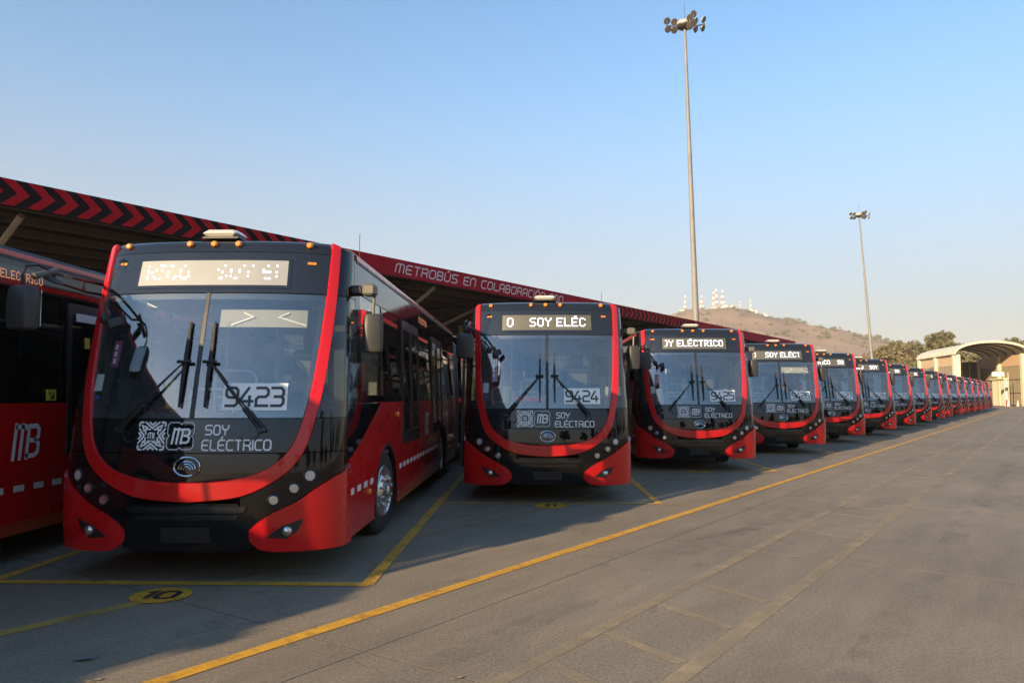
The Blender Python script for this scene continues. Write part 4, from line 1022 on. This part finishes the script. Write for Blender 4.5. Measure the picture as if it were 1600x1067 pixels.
# white sign board on two posts inside the opening
sg = empty('height_sign', (68.0,113.0,0), HA); tag(sg, 'blank white board on two thin posts in front of the hangar mouth', 'sign')
MB().box((-.95,-.04,4.35),(.65,.04,4.95)).build('board', M['whitewall'], sg)
for x in (.60, 1.15): MB().tube([(x,0,0),(x,0,4.9 if x > 1 else 4.4)], .07, 6).build('post', M['column'], sg)
def cone(x, y, lab):
    r = empty('traffic_cone', (x,y,0)); tag(r, lab, 'cone', 'pale traffic cones at the hangar mouth')
    MB().box((-.22,-.22,0),(.22,.22,.04)).build('base', M['orange'], r); MB().lathe([(.17,.04),(.04,.85),(0,.86)], Matrix(), 14).build('body', M['whitewall'], r, True)
cone(69.0,112.8,'pale traffic cone standing by the hangar wall'); cone(70.6,113.2,'pale traffic cone standing next to the orange barrel')
br = empty('orange_barrel', (71.7,112.9,0)); tag(br, 'orange traffic barrel standing at the foot of the hangar pillar', 'barrel')
MB().lathe([(.40,0),(.40,.15),(.34,.18),(.34,.62),(.31,.64),(.31,1.05),(.28,1.07),(.28,1.35),(.20,1.42),(0,1.43)], Matrix(), 18).build('drum', M['orange'], br, True)
MB().lathe([(.343,.30),(.343,.48)], Matrix(), 18).build('reflective_band', M['whitewall'], br, True)
bk = empty('concrete_plinth', (73.2,113,0)); tag(bk, 'low white concrete plinth under the right hangar pillar', 'plinth')
MB().bbox((-.9,-.5,0),(.9,.5,1.25), .05).build('block', M['whitewall'], bk)
# sliding gate at the end of the row
gt = empty('yard_gate', (53.6,95.2,0), R(-56)); tag(gt, 'grey blue steel gate leaf standing at the end of the bus row', 'gate')
for k in range(6): MB().box((k*.32,-.02,.12),(k*.32+.30,.02,2.9)).build('gate_panel', M['greyblue'], gt)
for z in (.12,1.5,2.86): MB().box((-.03,-.05,z),(1.95,-.021,z+.08)).build('gate_rail', M['steel_dark'], gt)
for x in (-.10,1.98): MB().box((x,-.06,0),(x+.10,.06,3.05)).build('gate_post', M['greyblue'], gt)

# ------------------------------------------------------------ hill with antenna towers
RX = [-700,-420,-120,60,180,268,300,340,366,386,408,445,510,592,660,712,800,900,1100,1500]
RH = [40,75,110,128,140,152,163,165,170.5,170,164,154,138,116.5,104,92,74,58,36,10]
M['hill'] = None
def hill_mat():
    m = mat('dry_hillside', (.23,.155,.10), .95); t = m.node_tree; b = t.nodes['Principled BSDF']; N = t.nodes.new; L = t.links.new
    g = N('ShaderNodeNewGeometry')
    def nz(s, d, r=.6): n = N('ShaderNodeTexNoise'); n.inputs['Scale'].default_value = s; n.inputs['Detail'].default_value = d; n.inputs['Roughness'].default_value = r; L(g.outputs['Position'], n.inputs['Vector']); return n
    a = nz(.006, 9, .65); r1 = N('ShaderNodeValToRGB'); r1.color_ramp.elements[0].position = .36; r1.color_ramp.elements[1].position = .64
    r1.color_ramp.elements[0].color = (.160,.112,.085,1); r1.color_ramp.elements[1].color = (.30,.205,.135,1); L(a.outputs[0], r1.inputs[0])
    c = nz(.03, 12, .8); r2 = N('ShaderNodeValToRGB'); r2.color_ramp.elements[0].position = .52; r2.color_ramp.elements[1].position = .64; L(c.outputs[0], r2.inputs[0])
    mx = N('ShaderNodeMixRGB'); mx.inputs[2].default_value = (.085,.08,.05,1); 
    mm = N('ShaderNodeMath'); mm.operation = 'MULTIPLY'; mm.inputs[1].default_value = .9; L(r2.outputs[0], mm.inputs[0]); L(mm.outputs[0], mx.inputs[0]); L(r1.outputs[0], mx.inputs[1]); L(mx.outputs[0], b.inputs['Base Color'])
    return m
M['hill'] = hill_mat()
from mathutils import noise as mn
def hill_h(x, y):
    h = interp(x, RX, RH); d = (y-1500)
    f = math.exp(-(d/(430 if d < 0 else 380))**2)
    n = mn.fractal(Vector((x*.006, y*.006, 1.3)), .9, 2.1, 6)
    g = abs(mn.noise(Vector((x*.012+.4*mn.noise(Vector((x*.01,y*.01,5))), y*.004, 2.0))))
    k = min(1, abs(d)/120)
    return h*f + (n*16 - g*16)*f*k + n*1.6*f - .5
xs = np.linspace(-700, 1500, 150); ys = np.linspace(700, 2300, 100)
V = [(x, y, hill_h(x, y)) for y in ys for x in xs]; nx = len(xs)
F = [(j*nx+i, j*nx+i+1, (j+1)*nx+i+1, (j+1)*nx+i) for j in range(len(ys)-1) for i in range(nx-1)]
hl_ = MB(); hl_.v = V; hl_.f = F
hill = hl_.build('hill', M['hill'], None, True); tag(hill, kind='structure')
road = MB(); rows = []
for t in lin(0, 1, 24):
    x = 322+150*t; y = 1420-30*math.sin(t*3); z = hill_h(x, y)
    rows.append([Vector((x, y-4, hill_h(x, y-4)+1.2)), Vector((x, y+4, hill_h(x, y+4)+1.2))])
road.grid(rows); tag(road.build('hill_track', mat('pale_track', (.45,.36,.26), .9, var=.2, vscale=.1)), kind='structure')
M['tw_red'] = mat('tower_red', (.36,.20,.16), .6); M['tw_white'] = mat('tower_white', (.75,.73,.70), .6)
def tower(x, h, w, dr, lab):
    z0 = hill_h(x, 1500)-1; r = empty('antenna_tower', (x,1500,z0)); tag(r, lab, 'antenna tower', 'antenna towers on the hill ridge')
    n = 7
    for k in range(n):
        za, zb = h*k/n, h*(k+1)/n; wa, wb = w*(1-.85*k/n), w*(1-.85*(k+1)/n); m = MB()
        c = lambda wv, z: [Vector((sx*wv/2, sy*wv/2, z)) for sx, sy in ((-1,-1),(1,-1),(1,1),(-1,1))]
        A, Bq = c(wa, za), c(wb, zb)
        for j in range(4):
            m.tube([A[j], Bq[j]], .24, 4); m.tube([A[j], Bq[(j+1) % 4]], .2, 4, False); m.tube([A[(j+1) % 4], Bq[j]], .2, 4, False)
        m.build('lattice_section', M['tw_red' if k % 2 else 'tw_white'], r)
    MB().tube([(0,0,h),(0,0,h*1.18)], .35, 5).build('whip', M['tw_red'], r)
    for z in dr:
        MB().lathe([(w*.24*(1-.6*z),-2.0),(w*.31*(1-.6*z),-1.2),(w*.31*(1-.6*z),1.2),(w*.24*(1-.6*z),2.0)], Matrix.Translation((0,0,h*z)), 10).build('antenna_array', M['tw_white'], r, True)
def lx(px): return 1500*math.tan(math.atan((px-800)/1200)-math.atan(28/1200))
for px, h, w, dr, lab in ((1072,34,6,(.12,.55),'red and white lattice tower standing alone on the left hill shoulder'),
    (1098,33,7,(.12,.55),'lattice tower with stacked white arrays just right of the near mast'),
    (1117,36,7,(.25,.6),'lattice tower at the left of the summit cluster'),
    (1121,40,8,(.1,.35,.7),'tallest slim white tower in the middle of the summit cluster'),
    (1131,38,9,(.08,.3,.6),'broad white tower at the right of the summit cluster'),
    (1158,22,4,(.3,),'thin tower standing alone right of the summit'),
    (1175,30,6,(.15,.45,.75),'white tower rising above the pale hut on the right shoulder'),
    (1196,12,4,(.3,.7),'short white tower lowest on the right shoulder')): tower(lx(px), h, w, dr, lab)
def hut(px, w, h, lab):
    x = lx(px); y = 1478; r = empty('hilltop_hut', (x,y,hill_h(x,y)-1.2)); tag(r, lab, 'hut', 'white huts on the hill ridge')
    MB().box((-w/2,-4,0),(w/2,4,h+1.2)).build('wall', M['whitewall'], r); MB().box((-w/2-.6,-4.6,h+1.2),(w/2+.6,4.6,h+1.9)).build('roof', M['cream'], r)
hut(1174,12,4.5,'long pale hut below the white tower on the right shoulder'); hut(1141,6,4,'small pale hut right of the summit cluster'); hut(1192,6,3,'small pale hut below the shortest tower'); hut(1064,10,3,'low white hut on the left hill shoulder'); hut(1130,7,5,'white hut at the foot of the summit cluster')

# ------------------------------------------------------------ trees
def leafmat(name, a, b):
    m = mat(name, a, .7, col2=b, vscale=.9, spec=.25); t = m.node_tree; bs = t.nodes['Principled BSDF']
    tl = t.nodes.new('ShaderNodeBsdfTranslucent'); tl.inputs[0].default_value = (*[c*1.6 for c in b], 1); mx = t.nodes.new('ShaderNodeMixShader'); mx.inputs[0].default_value = .25
    o = t.nodes['Material Output']; t.links.new(bs.outputs[0], mx.inputs[1]); t.links.new(tl.outputs[0], mx.inputs[2]); t.links.new(mx.outputs[0], o.inputs[0]); return m
M['leaf_a'] = leafmat('leaf_olive', (.105,.105,.055), (.20,.185,.10)); M['leaf_b'] = leafmat('leaf_dusty', (.135,.115,.07), (.25,.205,.12)); M['leaf_d'] = leafmat('leaf_deep', (.030,.045,.020), (.070,.085,.032))
M['bark'] = mat('bark', (.12,.085,.06), .9, var=.3, vscale=4, bump=.4, bscale=12)
def leaf_cloud(clumps, n, size, lm, seed):
    r = np.random.default_rng(seed); C = np.array([c[:3] for c in clumps]); Rd = np.array([c[3:6] for c in clumps])
    wt = Rd.prod(1)**.66; idx = r.choice(len(C), n, p=wt/wt.sum())
    d = r.normal(size=(n,3)); d /= np.linalg.norm(d,axis=1)[:,None]; rad = r.random(n)**.38
    P = C[idx]+d*rad[:,None]*Rd[idx]
    a = r.normal(size=(n,3)); a /= np.linalg.norm(a,axis=1)[:,None]; b = np.cross(a, r.normal(size=(n,3))); b /= np.linalg.norm(b,axis=1)[:,None]
    s = size*(.6+.8*r.random(n))[:,None]
    V = np.stack([P-a*s, P+b*s*.55, P+a*s, P-b*s*.55],1).reshape(-1,3)
    me = bpy.data.meshes.new('crown'); me.vertices.add(4*n); me.vertices.foreach_set('co', V.astype(np.float32).ravel())
    me.loops.add(4*n); me.loops.foreach_set('vertex_index', np.arange(4*n, dtype=np.int32)); me.polygons.add(n); me.polygons.foreach_set('loop_start', np.arange(0,4*n,4, dtype=np.int32))
    me.materials.append(lm); me.update(calc_edges=True); me.validate(); return me
def tree_meshes(h, w, nclump, nleaf, lm, seed, slim=False):
    r = random.Random(seed); tb = MB(); clumps = []
    th = h*(.35 if not slim else .15); tb.tube([(0,0,-.1),(.1*h*.1,0,th*.5),(0,.03*h,th),(.02*h,0,h*.75)], [.035*h,.026*h,.02*h,.006*h], 9)
    for k in range(nclump):
        a = r.uniform(0, 6.28); t = r.uniform(.0, 1.0); zz = th*.9+(h-th*.9)*(.10+.80*t)
        prof = (math.sin(math.pi*min(1, .18+.75*t)))**.7 if not slim else (1-t)*.9+.12
        rr_ = w/2*prof*r.uniform(.25, .85); c = (rr_*math.cos(a), rr_*math.sin(a), zz)
        s = w*r.uniform(.10, .19)*(1 if not slim else .8); clumps.append((*c, s*1.15, s*1.15, s*.75))
        if k % 2 == 0: tb.tube([(0,0,th*r.uniform(.7,1.0)), (c[0]*.5,c[1]*.5,(th+zz)/2), c], [.014*h,.008*h,.003*h], 5)
    return tb.mesh('trunk', M['bark'], True), leaf_cloud(clumps, nleaf, .028*h if not slim else .022*h, lm, seed)
TR = [tree_meshes(13,10,34,5200,M['leaf_a'],11), tree_meshes(12,11,30,4600,M['leaf_b'],12), tree_meshes(14,9,28,4400,M['leaf_a'],13), tree_meshes(16,4.6,60,7000,M['leaf_d'],14,True)]
def tree(x, y, v, s, rz, lab, grp, z=-.05):
    r = empty('tree', (x,y,z), rz); r.scale = (s,s,s); tag(r, lab, 'tree', grp)
    inst(TR[v][0], 'trunk', r); inst(TR[v][1], 'crown', r)
TG = 'trees behind the hangar'
for px, D, v, s, lab in ((1372,158,1,.92,'dusty low tree directly behind the far mast'),(1392,165,0,1.0,'olive tree just right of the far mast'),(1412,160,1,1.02,'broad dusty tree left of the hangar roof'),
    (1432,168,0,1.02,'dense olive tree left of the hangar eave'),(1452,182,0,.92,'olive tree rising just over the hangar eave'),(1473,205,2,1.36,'tall rounded tree sticking up over the hangar roof'),(1505,215,1,1.35,'thin dusty tree beside the tall rounded tree over the roof'),
    (1540,190,0,1.05,'tree hidden mostly behind the arched roof'),(1565,185,1,1.22,'reddish dusty tree over the right end of the arch'),(1592,175,0,1.10,'olive tree right of the hangar arch'),(1622,160,2,1.0,'dark tree beside the white building'),
    (1350,172,1,.80,'small dusty tree left of the far mast foot'),(1330,190,1,.85,'low dusty tree at the foot of the hill slope'),(1520,160,0,.62,'low tree seen through the hangar mouth'),(1512,152,1,.5,'small dusty tree seen inside the hangar opening'),(1402,150,1,.62,'low shrubby tree behind the middle buses'),(1425,152,0,.66,'low olive tree beside the hangar side wall')):
    a = math.atan((px-800)/1200)-math.atan(28/1200)
    tree(D*math.tan(a), D, v, s, rng.uniform(0,6), lab, TG)
# trees across the aisle: they show only as reflections in the windshields
for k, (p, q, v, s) in enumerate(((44,-30,0,.75),(48,-18,1,.8),(43,-8,2,.62),(50,2,0,.8),(46,11,1,.7),(45,22,2,.7),(52,32,0,.9),(47,44,1,.75),(50,58,0,.85),(40,-44,2,.9),(24,-8,3,.72),(27,3,3,.85),(30,16,3,.8),(49,72,1,.8))):
    c = pq(p, q); tree(c.x, c.y, v, s, rng.uniform(0,6), 'slim dark tree across the aisle mirrored in the windshields' if v == 3 else 'broad tree across the aisle mirrored in the nose panels', 'slim trees across the aisle' if v == 3 else 'broad trees across the aisle')
# scrub on the ridge, a far-off mass
sc_ = []
for k in range(620):
    x = rng.choice([rng.uniform(430, 760), rng.uniform(230, 800), rng.uniform(480, 820)]); y = rng.uniform(1180, 1500) if rng.random() < .8 else 1500
    s = rng.uniform(1.6, 4.2); sc_.append((x, y, hill_h(x, y)+s*.4, s*1.2, s*1.2, s*.9))
so = bpy.data.objects.new('hill_scrub', leaf_cloud(sc_, 22000, 1.3, M['leaf_a'], 31)); COL.objects.link(so); tag(so, 'dark scrub dotted along the dry hill ridge', 'scrub', kind='stuff')
# far wood at the foot of the hill
fw = []
for k in range(130):
    x = rng.uniform(-40, 260); y = rng.uniform(230, 330); s = rng.uniform(3, 5.5); fw.append((x, y, s*.9, s*1.3, s*1.3, s))
fo = bpy.data.objects.new('far_wood', leaf_cloud(fw, 14000, .9, M['leaf_b'], 32)); COL.objects.link(fo); tag(fo, 'distant belt of dusty trees at the foot of the hill', 'wood', kind='stuff')

# ------------------------------------------------------------ litter on the concrete
M['litter'] = mat('dry_leaf', (.24,.18,.10), .8, var=.2, vscale=30); M['paper'] = mat('paper_scrap', (.15,.15,.15), .8)
def litter(x, y, s, m, lab, cat):
    vs = []; n = 9
    for k in range(n):
        t = k/(n-1)*2-1; w = (1-t*t)*.4
        vs += [Vector((x+s*(t*.9-w*.3), y+s*(t*.4+w), .008+s*.18*abs(t))), Vector((x+s*(t*.9+w*.3), y+s*(t*.4-w), .008+s*.10*(1-abs(t))))]
    mb = MB().grid([[vs[2*k], vs[2*k+1]] for k in range(n)]); tag(mb.build('dry_leaf' if cat == 'leaf' else 'paper_scrap', M[m]), lab, cat)
litter(-2.70,4.72,.07,'paper','pale paper scrap lying in the shade near the yellow line','scrap'); litter(-2.45,4.37,.035,'litter','dry leaf on the concrete left of the yellow line','leaf'); litter(-.42,4.45,.035,'litter','dry leaf on the concrete right of the slab joint','leaf')
litter(-1.55,5.0,.022,'litter','tiny dry leaf beside the yellow line','leaf')

# ------------------------------------------------------------ hazy city air
hz_m = bpy.data.materials.new('haze_air'); hz_m.use_nodes = True; t_ = hz_m.node_tree; t_.nodes.clear()
pv = t_.nodes.new('ShaderNodeVolumePrincipled'); pv.inputs['Color'].default_value = (.86,.86,.86,1); pv.inputs['Density'].default_value = .00019; pv.inputs['Anisotropy'].default_value = 0
ho = t_.nodes.new('ShaderNodeOutputMaterial'); t_.links.new(pv.outputs[0], ho.inputs['Volume'])
hzb = MB().box((-3600,-3600,-1.2),(3600,3600,260)).build('haze', hz_m); tag(hzb, kind='stuff')
